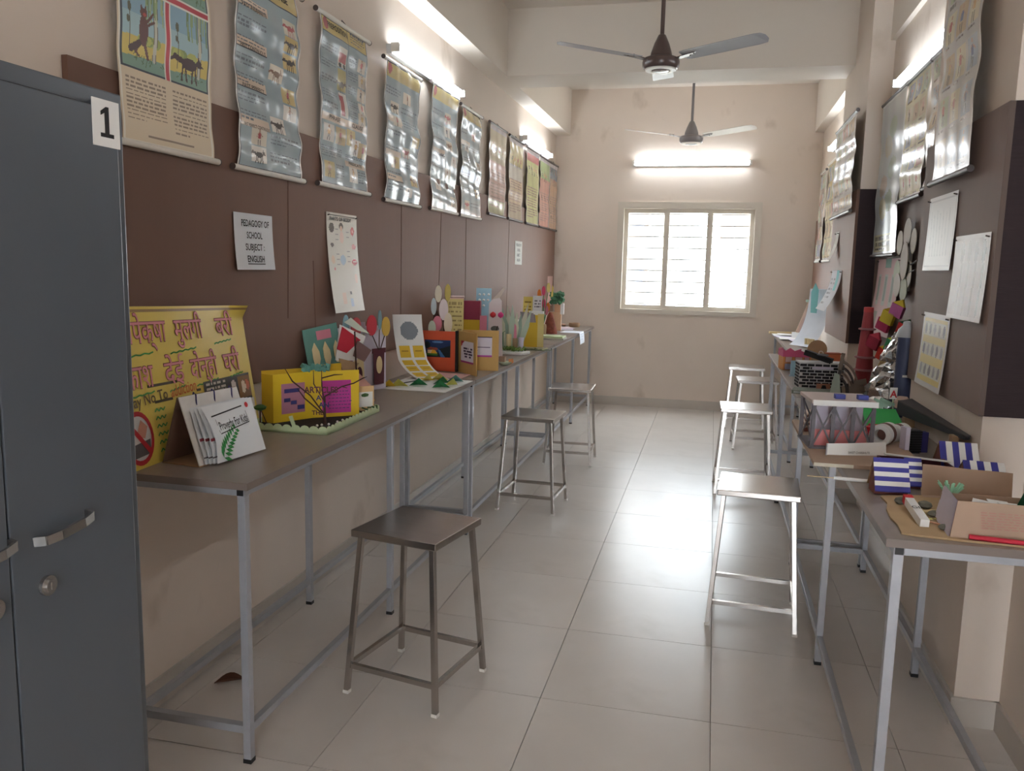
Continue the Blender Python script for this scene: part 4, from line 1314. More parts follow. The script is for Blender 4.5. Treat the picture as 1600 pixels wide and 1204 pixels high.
# -- white sheet with folded leaves
t = thing('leaf_sheet', 'white sheet lying flat with folded green and yellow paper leaves', 'sheet', (-1.485, 4.235, ZT), 0)
MB().add([(-.185, -.235, 0), (.185, -.25, 0), (.195, .215, 0), (-.19, .255, 0), (-.185, -.235, .003), (.185, -.25, .003), (.195, .215, .003), (-.19, .255, .003)], [(0, 3, 2, 1), (4, 5, 6, 7), (0, 1, 5, 4), (1, 2, 6, 5), (2, 3, 7, 6), (3, 0, 4, 7)]).build('base_sheet', M_WHITE, t)
MB().bar((-.17, -.2, .005), (-.06, .22, .005), .012, .003).build('dark_strip', M_INK, t)
for (x, y, a, m) in ((-.02, -.08, .4, M_GREEN), (.07, .03, .8, M_GREEN), (.12, -.12, .2, M_GREEN), (-.1, -.15, .1, paper(196, 190, 90)), (.12, .12, .5, M_TEAL), (-.04, .1, 1.2, paper(206, 196, 110)), (.02, .16, .2, paper(206, 196, 110)), (-.15, -.2, .9, M_YEL2), (.14, -.02, 1.0, paper(200, 196, 100))):
    ca, sa = math.cos(a), math.sin(a)
    pts = [(-.05, 0, .004), (0, .028, .004), (.05, 0, .006), (0, -.024, .048), (-.01, .004, .02)]
    pts = [(x + p_[0] * ca - p_[1] * sa, y + p_[0] * sa + p_[1] * ca, p_[2]) for p_ in pts]
    MB().add(pts, [(0, 4, 1), (1, 4, 2), (0, 3, 4), (4, 3, 2)]).build('folded_leaf', m, t)

# -- curved strip with yellow notes
t = thing('curved_note_strip', 'curling white card strip with yellow notes and a grey blob', 'card', (-1.66, 4.43, ZT), 34)
SWD = .17
def cs(s, u):
    """u=1 top at the back, u=0 front end on the table"""
    a = u * .62
    if a > .36:
        y, z = .06, .10 + (a - .36)
    else:
        k = a / .36
        th = k * PI / 2
        y, z = .06 - .24 * (1 - math.sin(th)) , .006 + .095 * (1 - math.cos(th))
    return ((s - .5) * SWD + .13 * (1 - u) ** 1.5, y, z)
p = Pic(30, 90, (224, 224, 224))
p.ell(.52, .15, .3, .085, (128, 134, 142))
for r_ in range(5):
    for c_ in range(2):
        p.rect(.1 + c_ * .46, .29 + r_ * .14, .46 + c_ * .46, .40 + r_ * .14, (214, 178, 52))
        p.rect(.16 + c_ * .46, .335 + r_ * .14, .40 + c_ * .46, .342 + r_ * .14, (160, 126, 40))
surface('strip', 0, 0, cs, P_MATTE, t, p)

# -- orange and tan fold-out card
t = thing('fold_out_card', 'orange and tan fold-out card with a night house picture', 'card', (-1.5, 4.83, ZT), 0)
MB().box((-.23, -.012, 0), (-.008, -.006, .245)).build('orange_panel', M_ORANGE, t)
MB().box((-.008, -.02, 0), (.004, .02, .25)).build('spine', M_BLACK, t)
mb = MB()
panel(mb, (.004, .01), (.17, -.17), 0, .25, .006)
mb.build('tan_panel', M_TAN, t)
mb = MB()
panel(mb, (.0, .10), (.225, .135), 0, .25, .006)
mb.build('tan_panel', M_TAN, t)
p = Pic(56, 34, (28, 52, 96))
p.rect(0, .75, 1, 1, (24, 40, 44)).poly([(.5, .55), (1, .3), (1, 1), (.6, 1)], (18, 28, 34)).poly([(.5, .5), (.6, .6), (.8, 1), (.62, 1)], (60, 110, 170)).ell(.5, .12, .22, .06, (90, 130, 180)).ell(.1, .3, .12, .2, (20, 36, 40))
p.poly([(.06, .55), (.22, .42), (.5, .46), (.5, .6)], (150, 70, 50)).rect(.1, .58, .3, .8, (226, 200, 150)).poly([(.24, .78), (.3, .56), (.42, .62), (.5, .8)], (230, 176, 50)).rect(.04, .8, .5, .9, (70, 120, 50))
surface('house_picture', 0, 0, lambda s, u: (-.205 + s * .165, -.0135, .085 + u * .105), P_SATIN, t, p)
p = Pic(20, 24, (222, 218, 224))
p.poly([(0, 0), (.3, 0), (0, .25)], (180, 60, 70)).rect(.0, .9, 1, 1, (176, 70, 130)).text(.2, .3, .9, .8, 4, (70, 60, 80), 3)
surface('printed_label', 0, 0, lambda s, u: (.03 + s * .115, -.0175 - s * .125 - .004, .065 + u * .13), P_MATTE, t, p)
p = Pic(30, 24, (222, 216, 230))
p.rect(0, 0, 1, .05, (60, 50, 90)).rect(0, .93, 1, 1, (180, 70, 170)).rect(.0, .5, .95, .53, (110, 100, 130)).text(.1, .65, .8, .8, 1, (60, 60, 80), 3)
surface('printed_label', 0, 0, lambda s, u: (.02 + s * .165, .1015 + s * .0257 - .001, .085 + u * .125), P_MATTE, t, p)
MB().box((-.10, -.30, .0), (.12, -.10, .0025)).build('pink_leaflet', paper(222, 176, 170), t)

# -- behind and beyond the fold-out card, left row
t = thing('petal_stand', 'stand of pale oval paper petals behind the orange card', 'craft model', (-1.68, 5.13, ZT), 25)
MB().box((-.05, -.03, 0), (.05, .03, .012)).build('foot', M_KRAFT, t)
MB().tube([(0, 0, .012), (-.005, .01, .3)], .005, 8).build('stick', M_TWIG, t)
pal = [paper(232, 222, 200), paper(214, 196, 110), paper(190, 206, 212), paper(226, 214, 214), M_PINK, paper(206, 220, 206)]
for k, (cx_, cz, rx, rz_) in enumerate(((-.045, .46, .022, .055), (.015, .47, .02, .055), (-.075, .38, .018, .055), (-.01, .36, .03, .07), (-.05, .27, .03, .05), (-.085, .24, .025, .05), (.02, .27, .028, .07), (-.05, .17, .03, .06), (.03, .17, .025, .05), (-.01, .11, .03, .05))):
    MB().plate(ellipse(cx_, cz, rx, rz_, 14), -.012 - .004 * (k % 3), -.009 - .004 * (k % 3)).build('petal', pal[k % len(pal)], t)
MB().plate([(-.09, 0), (-.04, 0), (-.03, .3), (-.07, .4)], .004, .008).build('dark_backing', M_TWIG, t)
t = thing('yellow_scroll', 'pale yellow written scroll with a sequin top edge', 'scroll', (-1.68, 5.35, ZT), 12)
p = Pic(20, 44, (222, 206, 140))
p.text(.1, .1, .9, .95, 13, (170, 150, 100), 5, .4).rect(0, .0, 1, .05, (236, 200, 190))
surface('sheet', 0, 0, lambda s, u: (-.055 + s * .11, .01 * math.sin(PI * s) - .02 + .04 * u, u * .44), P_MATTE, t, p)
MB().tube([(-.056, .022, .435), (.058, .022, .435)], .008, 8).build('sequin_rod', mat('pink_sequins', (240, 210, 206), rough=.2, metal=.3, bump=.8, bscale=150), t)
MB().plate([(-.055, 0), (.055, 0), (.055, .42), (-.055, .42)], .03, .034).build('backing_card', M_KRAFT, t)
t = thing('maroon_box', 'maroon and yellow pocket box between the scroll and the blue card', 'box', (-1.645, 5.62, ZT), 8)
MB().box((-.07, -.02, 0), (.06, .05, .30)).build('yellow_body', M_YEL2, t)
MB().box((-.072, -.023, .27), (.062, .053, .40)).build('maroon_flap', paper(140, 40, 66), t)
mb = MB()
panel(mb, (.062, -.02), (.11, .0), 0, .30)
mb.build('side_card', paper(214, 130, 150), t)
t = thing('pearl_card', 'light blue card with white pearl buds', 'card', (-1.615, 5.83, ZT), 14)
MB().plate([(-.055, 0), (.055, 0), (.055, .485), (-.055, .485)], -.002, .002).build('card', M_LBLUE, t)
for k, (x, z) in enumerate(((-.03, .44), (0, .44), (.035, .44), (-.03, .40), (0, .40), (.03, .40), (0, .36))):
    MB().lathe([(.001, -.008), (.008, -.004), (.01, .0), (.008, .005), (.001, .009)], 10, (x, -.008, z)).build('pearl', M_WHITE, t, smooth=True)
t = thing('heart_card', 'white leaning card with a red and a magenta pompom', 'card', (-1.515, 5.78, ZT), 14)
MB().plate([(-.055, 0), (.06, 0), (.045, .40), (.03, .42), (-.02, .41), (-.045, .38)], -.002, .002).build('card', paper(226, 214, 214), t)
MB().plate([(-.02, .41), (.03, .42), (.07, .49), (.055, .495)], -.002, .002).build('pointed_flap', paper(206, 190, 176), t)
for x, m in ((-.015, M_RED), (.04, paper(214, 60, 130))):
    MB().lathe([(.002, -.022), (.018, -.012), (.022, 0), (.018, .012), (.002, .022)], 10, (x, -.02, .3)).build('pompom', m, t, smooth=True)
MB().tube([(-.01, -.006, .05), (.0, -.006, .16), (.02, -.006, .22)], .003, 6).build('stem', M_TWIG, t)
MB().plate(ellipse(.0, .2, .03, .02), -.006, -.003).build('grey_leaf', paper(110, 112, 104), t)
t = thing('green_leaf_bunch', 'bunch of pale grey green paper leaves standing on the left table', 'craft model', (-1.48, 6.13, ZT), 14)
MB().box((-.07, -.02, 0), (.07, .04, .012)).build('foot', M_KRAFT, t)
gl = [paper(176, 190, 170), paper(206, 206, 180), paper(150, 168, 150), paper(196, 190, 170)]
rr = random.Random(3)
for k in range(9):
    a = R(-24 + 6.5 * k)
    L = .30 + .10 * rr.random()
    x0 = -.06 + .015 * k
    tip = (x0 + L * math.sin(a) * .6, L)
    MB().plate([(x0 - .012, .01), (x0 + .014, .01), ((x0 + tip[0]) / 2 + .03, L * .6), tip, ((x0 + tip[0]) / 2 - .02, L * .55)], -.012 + .006 * (k % 4), -.010 + .006 * (k % 4)).build('paper_leaf', gl[k % 4], t)
MB().plate([(.02, .08), (.045, .08), (.04, .2), (.025, .22)], -.022, -.019).build('pink_slip', M_PINK, t)
MB().tube([(-.06, -.02, .012), (-.06, -.02, .15), (-.045, -.02, .16)], .003, 6).build('green_hook', M_GREEN, t)
t = thing('moss_tray', 'white tray holding green moss and small paper cups', 'tray', (-1.44, 6.0, ZT), -12)
MB().box((-.12, -.07, 0), (.12, .07, .022)).build('tray', M_WHITE, t, bevel=.004)
mb = MB()
for k in range(60):
    mb.cbox((rr.uniform(-.08, .1), rr.uniform(-.05, .05), .03 + rr.uniform(0, .018)), (.025, .006, .012), (rr.uniform(-1, 1), rr.uniform(-1, 1), rr.uniform(0, 3)))
mb.build('moss', paper(104, 128, 54), t)
for x, y, hh, m in ((-.05, .05, .12, M_CREAM), (.0, .055, .09, M_KRAFT), (.055, .045, .10, M_LAV)):
    MB().lathe([(.018, 0), (.02, hh), (.017, hh), (.015, .01)], 14, (x, y, .022)).build('paper_cup', m, t, smooth=True)
MB().lathe([(.02, 0), (.03, .015), (.02, .03)], 10, (-.1, .0, .02)).build('brown_pebble', M_KRAFT, t, smooth=True)
t = thing('paper_bowl', 'small green and orange paper bowl at the left table edge', 'bowl', (-1.315, 5.3, ZT), 0)
MB().lathe([(.03, 0), (.045, .012), (.05, .022), (.044, .022), (.03, .006)], 18).build('bowl', paper(196, 206, 180), t, smooth=True)
MB().plate([(.03, .0), (.06, .02), (.055, .045), (.025, .04)], -.01, -.006).build('orange_leaf', paper(206, 140, 90), t)
MB().box((-.04, -.015, .02), (.0, .02, .055)).build('brown_block', paper(150, 120, 96), t)
t = thing('yellow_folder', 'upright mustard yellow folder box with grey cards sticking out', 'folder', (-1.42, 6.62, ZT), 4)
MB().box((-.09, -.02, 0), (.045, .06, .26)).build('body', M_YEL2, t)
mb = MB()
panel(mb, (.045, -.02), (.095, -.01), 0, .27)
mb.build('flap', paper(214, 196, 130), t)
for k in range(3):
    MB().plate([(-.085 + .01 * k, .2), (.02 + .012 * k, .2), (.01 + .012 * k, .275 - .01 * k), (-.1, .285 - .012 * k)], -.026 + .004 * k, -.024 + .004 * k).build('grey_card', paper(150 - 14 * k, 140 - 14 * k, 146 - 14 * k), t)
MB().box((-.03, .0, .26), (.09, .03, .29)).build('white_pad', M_WHITE, t)
t = thing('green_paper', 'dark green sheet with scraps overhanging the left table joint', 'sheet', (-1.36, 6.38, ZT), -8)
MB().box((-.11, -.05, 0), (.14, .06, .004)).build('sheet', paper(90, 100, 70), t)
for k in range(5):
    MB().cbox((-.06 + .04 * k, .0 + .02 * (k % 2), .012), (.05, .02, .002), (.3 * (k % 3) - .3, .25, k)).build('scrap', paper(206, 206, 160), t)
t = thing('yellow_notice_card', 'yellow written card standing before the far left corner', 'card', (-1.56, 7.02, ZT), 10)
p = Pic(14, 30, (224, 204, 110))
p.text(.15, .1, .85, .6, 6, (150, 120, 50), 2)
surface('sheet', 0, 0, lambda s, u: (-.04 + s * .08 + .01 * u, .03 * u, u * .39), P_MATTE, t, p)
MB().tube([(0, .03, 0), (0, .035, .3)], .004, 6).build('prop', M_KRAFT, t)
t = thing('printed_notice_card', 'white printed card standing before the far left corner', 'card', (-1.475, 7.05, ZT), 6)
p = Pic(16, 32, (226, 226, 232))
p.text(.2, .05, .9, .32, 5, (120, 120, 130), 2)
surface('sheet', 0, 0, lambda s, u: (-.04 + s * .08, .02 * u, u * .4), P_MATTE, t, p)
MB().tube([(0, .03, 0), (0, .025, .3)], .004, 6).build('prop', M_KRAFT, t)
t = thing('paper_bouquet', 'pink and orange paper flower bouquet near the far left corner', 'craft model', (-1.53, 7.6, ZT), 0)
MB().lathe([(.03, 0), (.035, .1), (.03, .12)], 12).build('pot', M_KRAFT, t, smooth=True)
for k in range(8):
    a = k * .8
    top = (.03 * math.cos(a) * (1 + k % 2), .02 * math.sin(a), .25 + .03 * k)
    MB().tube([(0, 0, .1), top], .003, 5).build('stem', M_GREEN, t)
    MB().plate(ellipse(top[0], top[2], .018, .045, 10), top[1] - .003, top[1]).build('flower', (M_PINK, paper(226, 130, 50), paper(206, 70, 110), paper(236, 220, 140))[k % 4], t)
t = thing('book_stack', 'two thin books lying under the brown paper cone', 'books', (-1.42, 7.45, ZT), 0)
MB().box((-.12, -.1, 0), (.13, .1, .014)).build('book', paper(190, 190, 180), t)
MB().box((-.11, -.09, .0145), (.12, .1, .03)).build('book', M_LGREEN, t)
t = thing('brown_cone', 'red brown rough paper cone hill near the far left corner', 'craft model', (-1.55, 8.06, ZT), 0)
MB().lathe([(.075, 0), (.065, .05), (.045, .12), (.03, .18), (.012, .21)], 14).build('cone', mat('crumpled_red_paper', (140, 78, 62), rough=.9, var=.35, vscale=30, bump=1.0, bscale=40), t, smooth=True)
t = thing('tree_house', 'card tree house with a green crepe canopy in the far left corner', 'craft model', (-1.57, 8.5, ZT), 6)
MB().box((-.05, -.03, 0), (.05, .03, .19)).build('trunk_card', paper(216, 176, 140), t)
MB().box((-.02, -.032, .19), (.06, .03, .27)).build('cabin', paper(214, 166, 130), t)
MB().box((.04, -.04, .17), (.075, .03, .28)).build('white_door', M_WHITE, t)
mb = MB()
for k in range(40):
    mb.cbox((rr.uniform(-.07, .07), rr.uniform(-.04, .04), .28 + rr.uniform(0, .11)), (.04, .03, .03), (rr.uniform(0, 3), rr.uniform(0, 3), 0))
mb.build('crepe_canopy', paper(74, 126, 92), t)
MB().plate([(-.06, .34), (-.04, .34), (-.035, .44), (-.05, .47)], -.05, -.046).build('yellow_spike', paper(232, 214, 120), t)
t = thing('hanging_paper', 'white paper sliding over the far left table edge', 'sheet', (-1.29, 8.35, ZT), 0)
p = Pic(20, 30, (222, 228, 238))
p.text(.2, .6, .8, .9, 4, (190, 196, 210), 2)
def hp(s, u):
    a = (1 - u) * .32
    if a < .2:
        return (-.19 + a, -.14 + s * .28, .003 + .002 * math.sin(6 * s))
    b = a - .2
    return (.01 + .012 * math.sin(min(b * 14, 1.57)), -.14 + s * .28, .003 - b * .95)
surface('sheet', 0, 0, hp, P_MATTE, t, p)
t = thing('paper_sheet', 'flat white papers on the far left table end', 'sheet', (-1.56, 8.8, ZT), 12)
MB().box((-.11, -.2, 0), (.11, .15, .003)).build('sheet', M_LAV, t)
MB().cbox((.02, .05, .006), (.18, .25, .003), (0, 0, .3)).build('sheet', paper(222, 206, 214), t)
t = thing('straw_ring', 'small straw ring basket on the far left table end', 'basket', (-1.48, 9.12, ZT), 0)
MB().lathe([(.055, 0), (.065, .02), (.06, .045), (.045, .045), (.045, .01)], 20).build('ring', mat('straw', (176, 146, 116), rough=.8, bump=.6, bscale=80), t, smooth=True)
MB().lathe([(.02, 0), (.03, .02), (.02, .03)], 10, (-.12, .0, 0)).build('shell', paper(190, 160, 140), t, smooth=True)
p = Pic(8, 10, (206, 170, 160))
pinned('paper_chart', 'pink paper pinned low in the far left corner', 'sheet', (bx, 9.2, 1.12), 90, .3, .33, p, P_MATTE, pins=False)

# ------------------------------------------------------------------ things on the right tables
M_CARDB = mat('corrugated_cardboard', (182, 156, 120), rough=.8, var=.08, vscale=14, bump=.1, bscale=60)
M_BROWNP = mat('brown_parcel_paper', (172, 146, 126), rough=.65, var=.08, vscale=9, bump=.12, bscale=14)
M_STONE = mat('grey_stone', (112, 110, 98), rough=.9, var=.25, vscale=40)
M_WOOD = mat('pale_stick_wood', (206, 184, 140), rough=.7, var=.1, vscale=30)
M_BLUESTR = paper(62, 62, 150)
# cardboard base of the village model
t = thing('cardboard_base', 'flat torn cardboard sheet under the paper bag box', 'cardboard', (.68, 2.35, ZT), 0)
mb = MB()
out = [(-.175, .19), (-.17, .12), (-.185, .05), (-.19, -.03), (-.185, -.10), (-.19, -.165), (-.16, -.175), (-.06, -.185), (.19, -.195), (.19, .24), (-.05, .24), (-.17, .2)]
n = len(out)
mb.add([(x, y, 0) for x, y in out] + [(x, y, .005) for x, y in out], [tuple(range(n))[::-1], tuple(range(n, 2 * n))] + [(i, (i + 1) % n, n + (i + 1) % n, n + i) for i in range(n)])
mb.build('sheet', M_CARDB, t)
ZK = ZT + .0055
t = thing('parcel_box', 'open box made of brown parcel paper on the cardboard sheet', 'box', (.745, 2.30, ZK), 2)
mb = MB()
panel(mb, (-.15, -.115), (.13, -.125), 0, .085, .003, lean=(.02, .03))
panel(mb, (.13, .05), (-.13, .055), 0, .07, .003)
mb.build('wall', M_BROWNP, t)
mb = MB()
mb.add([(-.15, -.115, 0), (-.135, .06, 0), (-.12, .055, .09), (-.13, -.085, .085)], [(0, 1, 2, 3)])
mb.add([(-.153, -.115, 0), (-.138, .06, 0), (-.123, .055, .09), (-.133, -.085, .085)], [(3, 2, 1, 0)])
mb.build('white_lined_end', M_LAV, t)
MB().box((-.14, -.11, .001), (.13, .05, .004)).build('floor_sheet', M_CARDB, t)
rr = random.Random(12)
mb = MB()
for k in range(7):
    x = -.08
    while x < .08:
        L = rr.uniform(.008, .02)
        zz = .062 - .006 * k
        mb.add([(x, -.1195 + .03 * (zz / .085) - .0015, zz), (x + L, -.1198 + .03 * (zz / .085) - .0015, zz), (x + L, -.1198 + .03 * ((zz + .0022) / .085) - .0015, zz + .0022), (x, -.1195 + .03 * ((zz + .0022) / .085) - .0015, zz + .0022)], [(0, 1, 2, 3)])
        x += L + .005
mb.build('faint_red_writing', paper(176, 128, 118), t)
mb = MB()
for x, y in ((.0, .02), (.02, .0), (-.04, .01)):
    mb.cbox((x, y, .06), (.05, .03, .002), (.2, .1, x * 9))
mb.build('white_torn_scrap', M_WHITE, t)
MB().add([(.02, .0, .02), (.125, -.02, .02), (.10, .03, .13), (.075, .03, .13)], [(0, 1, 2, 3), (0, 3, 2, 1)]).build('green_felt_wedge', mat('dark_green_felt', (22, 84, 56), rough=.9), t)
MB().cbox((.115, -.04, .075), (.07, .03, .03), (0, 0, .1)).build('grey_adaptor', paper(150, 150, 160), t)
t = thing('red_pen', 'red pen lying along the near right table edge', 'pen', (.71, 2.165, ZT + .012), -7)
MB().tube([(-.07, 0, 0), (.05, 0, 0)], .006, 10).build('barrel', paper(190, 30, 56), t, smooth=True)
MB().tube([(.05, 0, 0), (.075, 0, 0)], .0055, 10).build('grip', mat('glitter_grip', (190, 170, 180), rough=.3), t, smooth=True)
MB().tube([(.075, 0, 0), (.14, 0, 0)], [.0055, .002], 10).build('tip', paper(190, 30, 56), t, smooth=True)
t = thing('paper_wall', 'upright brown paper wall behind the parcel box', 'cardboard', (.755, 2.60, ZT), 3)
p = Pic(8, 6, (170, 144, 118))
surface('sheet', 30, 6, lambda s, u: (-.13 + s * .245, .004 * math.sin(9 * s) + .01 * u, u * (.095 - .012 * s)), M_BROWNP, t)
surface('foot_flap', 30, 2, lambda s, u: (-.13 + s * .245, -.03 * u, .0055 + .001 * u), M_BROWNP, t)
t = thing('glue_box', 'small white carton with a red end leaning on the cardboard', 'carton', (.553, 2.34, ZK), 3)
mb = MB().cbox((0, -.005, .018), (.022, .17, .022), (.12, 0, 0))
mb.build('carton', M_WHITE, t)
MB().cbox((0, .07, .0275), (.0225, .022, .0225), (.12, 0, 0)).build('red_end', paper(200, 40, 50), t)
o = lettering(t, 'GL', 0, 0, .022, M_INK, y=0, bold=.01)
o.location = (0, -.02, .0295)
o.rotation_euler = (R(-90 + 7), 0, 0)
t = thing('green_tuft', 'pale green plastic tuft tree on the cardboard sheet', 'craft tree', (.655, 2.42, ZK), 0)
MB().tube([(0, 0, 0), (0, 0, .05)], .006, 8).build('trunk', paper(150, 200, 170), t)
mb = MB()
for k in range(16):
    a = k * .62
    mb.bar((0, 0, .035), (.032 * math.cos(a), .02 * math.sin(a), .07 + .02 * rr.random()), .006, .003)
mb.build('strands', paper(160, 214, 184), t)
for i, (x, y, r_, lb) in enumerate(((.545, 2.47, .018, 'grey pebble left of the white carton on the cardboard'), (.60, 2.44, .02, 'dark grey pebble behind the white carton'), (.605, 2.36, .016, 'round grey pebble beside the pale stick'), (.60, 2.24, .014, 'small dark pebble near the parcel box corner'))):
    t = thing('pebble', lb, 'stone', (x, y, ZK), 40 * i, 'pebbles on the cardboard')
    MB().lathe([(r_ * .6, 0), (r_, r_ * .35), (r_ * .8, r_ * .8), (r_ * .3, r_)], 9).build('stone', M_STONE, t, smooth=True)
t = thing('pale_stick', 'short pale stick lying beside the white carton', 'stick', (.60, 2.385, ZK + .006), 35)
MB().tube([(-.04, 0, 0), (.045, 0, 0)], .0055, 8).build('stick', M_WOOD, t)
t = thing('scrap_strips', 'thin paper strips scattered near the parcel box', 'scraps', (.59, 2.29, ZK + .002), 0)
for x, y, a, m in ((0, .0, -.6, paper(214, 160, 130)), (.03, .05, .5, paper(214, 206, 130)), (.03, -.05, .9, M_LGREEN), (-.02, .03, .3, paper(222, 214, 130))):
    MB().cbox((x, y, 0), (.05, .007, .002), (0, 0, a)).build('strip', m, t)

def hut(label, loc, rz, w, d, hgt, n, along, side_m):
    """small hut; roof slopes to the front, painted blue and white stripes of card"""
    t = thing('striped_hut', label, 'craft model', loc, rz, 'huts with blue and white striped roofs')
    MB().box((-w / 2 + .006, .004, 0), (w / 2 - .006, d, hgt * .28)).build('walls', side_m, t)
    yf, zf, yt, zt = -.014, hgt * .12, d * .5, hgt
    for k in range(n):
        m = M_BLUESTR if k % 2 == 0 else M_WHITE
        if along:
            a, b = -w / 2 + w * k / n, -w / 2 + w * (k + 1) / n
            MB().add([(a, yf, zf), (b, yf, zf), (b, yt, zt), (a, yt, zt), (a, yf, zf + .004), (b, yf, zf + .004), (b, yt, zt + .004), (a, yt, zt + .004)], [(0, 3, 2, 1), (4, 5, 6, 7), (0, 1, 5, 4), (1, 2, 6, 5), (2, 3, 7, 6), (3, 0, 4, 7)]).build('roof_stripe', m, t)
        else:
            a, b = k / n, (k + 1) / n
            A, B = (yf + (yt - yf) * a, zf + (zt - zf) * a), (yf + (yt - yf) * b, zf + (zt - zf) * b)
            MB().add([(-w / 2, A[0], A[1]), (w / 2, A[0], A[1]), (w / 2, B[0], B[1]), (-w / 2, B[0], B[1]), (-w / 2, A[0], A[1] + .004), (w / 2, A[0], A[1] + .004), (w / 2, B[0], B[1] + .004), (-w / 2, B[0], B[1] + .004)], [(0, 3, 2, 1), (4, 5, 6, 7), (0, 1, 5, 4), (1, 2, 6, 5), (2, 3, 7, 6), (3, 0, 4, 7)]).build('roof_stripe', m if k % 2 == 0 else M_WHITE, t)
    MB().add([(-w / 2, yt, zt), (w / 2, yt, zt), (w / 2, d + .014, zf), (-w / 2, d + .014, zf)], [(0, 1, 2, 3), (3, 2, 1, 0)]).build('back_roof', M_KRAFT, t)
    for sx in (-1, 1):
        MB().plate([(.004, 0), (d - .004, 0), (d - .004, hgt * .25), (d * .5, hgt * .93), (.004, hgt * .25)], -.002, .002, xf=lambda v, sx=sx: Vector((sx * (w / 2 - .004) + v.y, v.x, v.z))).build('gable', side_m, t)
M_BRICKRED = paper(120, 64, 52)
hut('hut with level blue and white roof stripes at the table front edge', (.541, 2.58, ZT), 4, .098, .07, .10, 7, False, M_BRICKRED)
hut('smaller hut with level stripes just right of the front hut', (.622, 2.68, ZT), 4, .05, .06, .085, 7, False, M_BRICKRED)
hut('hut with slanting stripes in front of the pillar corner', (.81, 2.9, ZT), -4, .115, .155, .095, 6, True, M_BRICKRED)
hut('hut with slanting stripes behind the brown paper wall', (.832, 2.70, ZT), -4, .115, .165, .075, 6, True, M_BRICKRED)
t = thing('maroon_tray', 'shallow maroon box with a torn paper lining behind the front hut', 'box', (.65, 2.855, ZT), 4)
mb = MB().box((-.09, -.06, 0), (.12, -.056, .045)).box((-.09, .056, 0), (.12, .06, .05)).box((-.09, -.06, 0), (-.086, .06, .05)).box((.116, -.06, 0), (.12, .06, .045)).box((-.09, -.06, 0), (.12, .06, .004))
mb.build('tray', M_MAROON, t)
MB().cbox((.03, .045, .052), (.2, .02, .003), (0, .06, -.06)).build('torn_lining', M_WHITE, t)
for i, (p0, p1, r_, lb) in enumerate((((.44, 2.72, ZT + .006), (.60, 2.705, ZT + .006), .0055, 'white paper rod sticking out over the table edge'),)):
    t = thing('paper_rod', lb, 'stick', p0, 0)
    d = Vector(p1) - Vector(p0)
    MB().tube([(-.04, 0, 0), tuple(d)], r_, 8).build('rod', M_WHITE, t)
    MB().tube([(-.12, .003, 0), (-.04, 0, 0)], .0015, 6).build('string', M_WOOD, t)
# foam board overhanging the table edge, carries the bridge
t = thing('foam_board', 'cream foam board overhanging the right table edge under the bridge', 'board', (.55, 3.32, ZT), 0)
MB().box((-.19, -.42, 0), (.17, .42, .013)).build('board', mat('foam_board_skin', (176, 150, 130), rough=.7, var=.06, vscale=8), t)
MB().box((-.191, -.4215, .001), (-.065, -.42, .0125)).build('cream_edge', paper(214, 208, 190), t)
ZF = ZT + .0135
t = thing('truss_bridge', 'grey stick truss bridge model with pink lining', 'craft model', (.478, 3.145, ZF), 5)
M_GST = mat('grey_painted_stick', (104, 100, 106), rough=.55, var=.12, vscale=40)
BW, BD, BH = .205, .21, .165
posts = [-BW / 2 + BW * k / 3 for k in range(4)]
for x in posts:
    for y in (0, BD):
        MB().bar((x, y, 0), (x, y, BH), .014, .008).build('post', M_GST, t)
for k in range(3):
    a, b = posts[k], posts[k + 1]
    for y in (-.005, BD + .005):
        for pp, qq in ((a, b), (b, a)):
            MB().bar((pp, y, .01), (qq, y, BH - .01), .003, .006).build('brace', M_GST, t)
for x in (-BW / 2, BW / 2):
    for pp, qq in ((0, BD), (BD, 0)):
        MB().bar((x, pp, .01), (x, qq, BH - .01), .003, .006).build('brace', M_GST, t)
MB().box((-BW / 2 - .01, -.008, BH), (BW / 2 + .012, BD + .008, BH + .012)).build('top_deck', mat('pinkish_deck', (196, 180, 176), rough=.6), t)
MB().box((-BW / 2 - .006, -.012, BH - .006), (BW / 2 + .012, -.008, BH + .014)).build('white_front_strip', M_WHITE, t)
MB().box((-BW / 2 + .01, .03, .0), (BW / 2 - .01, .035, .065)).build('pink_lining', paper(226, 140, 140), t)
MB().box((-BW / 2 + .01, .10, .0), (BW / 2 - .01, .105, .15)).build('white_lining', M_LAV, t)
MB().box((-BW / 2 - .01, -.008, 0), (BW / 2 + .01, BD + .008, .006)).build('bottom_deck', M_GST, t)
for x in (-.02, .06):
    MB().box((x, .05, BH + .012), (x + .035, .08, BH + .028)).build('blue_eraser', paper(70, 80, 160), t)
t = thing('name_strip', 'white folded paper name strip in front of the truss bridge', 'sign', (.518, 3.055, ZF), 13)
surface('strip', 24, 4, lambda s, u: (-.105 + s * .21, .012 * u - .003 * math.sin(5 * s), .001 + u * (.038 + .008 * s)), M_WHITE, t)
MB().box((-.108, -.002, 0), (-.104, .004, .04)).build('folded_end', paper(190, 190, 196), t)
lettering(t, 'SAKET CHARBHUTE', .005, .008, .011, M_INK, width=.075, fn=lambda q: (q[0], -.0055, q[2]))
t = thing('striped_coil', 'brown and white striped coil roof at the table edge beside the bridge', 'craft model', (.415, 3.52, ZF), 0)
for k in range(8):
    MB().cbox((-.012 + .002 * k, .0, .012 + .009 * k), (.05, .09, .0055), (0, -.25, 0)).build('slat', (paper(120, 70, 50), paper(214, 190, 170))[k % 2], t)
MB().box((-.03, -.05, 0), (.03, .05, .01)).build('base', M_BRICKRED, t)
t = thing('green_cardboard', 'bright green card sheet leaning behind the red truck', 'card', (.72, 3.74, ZF), 8)
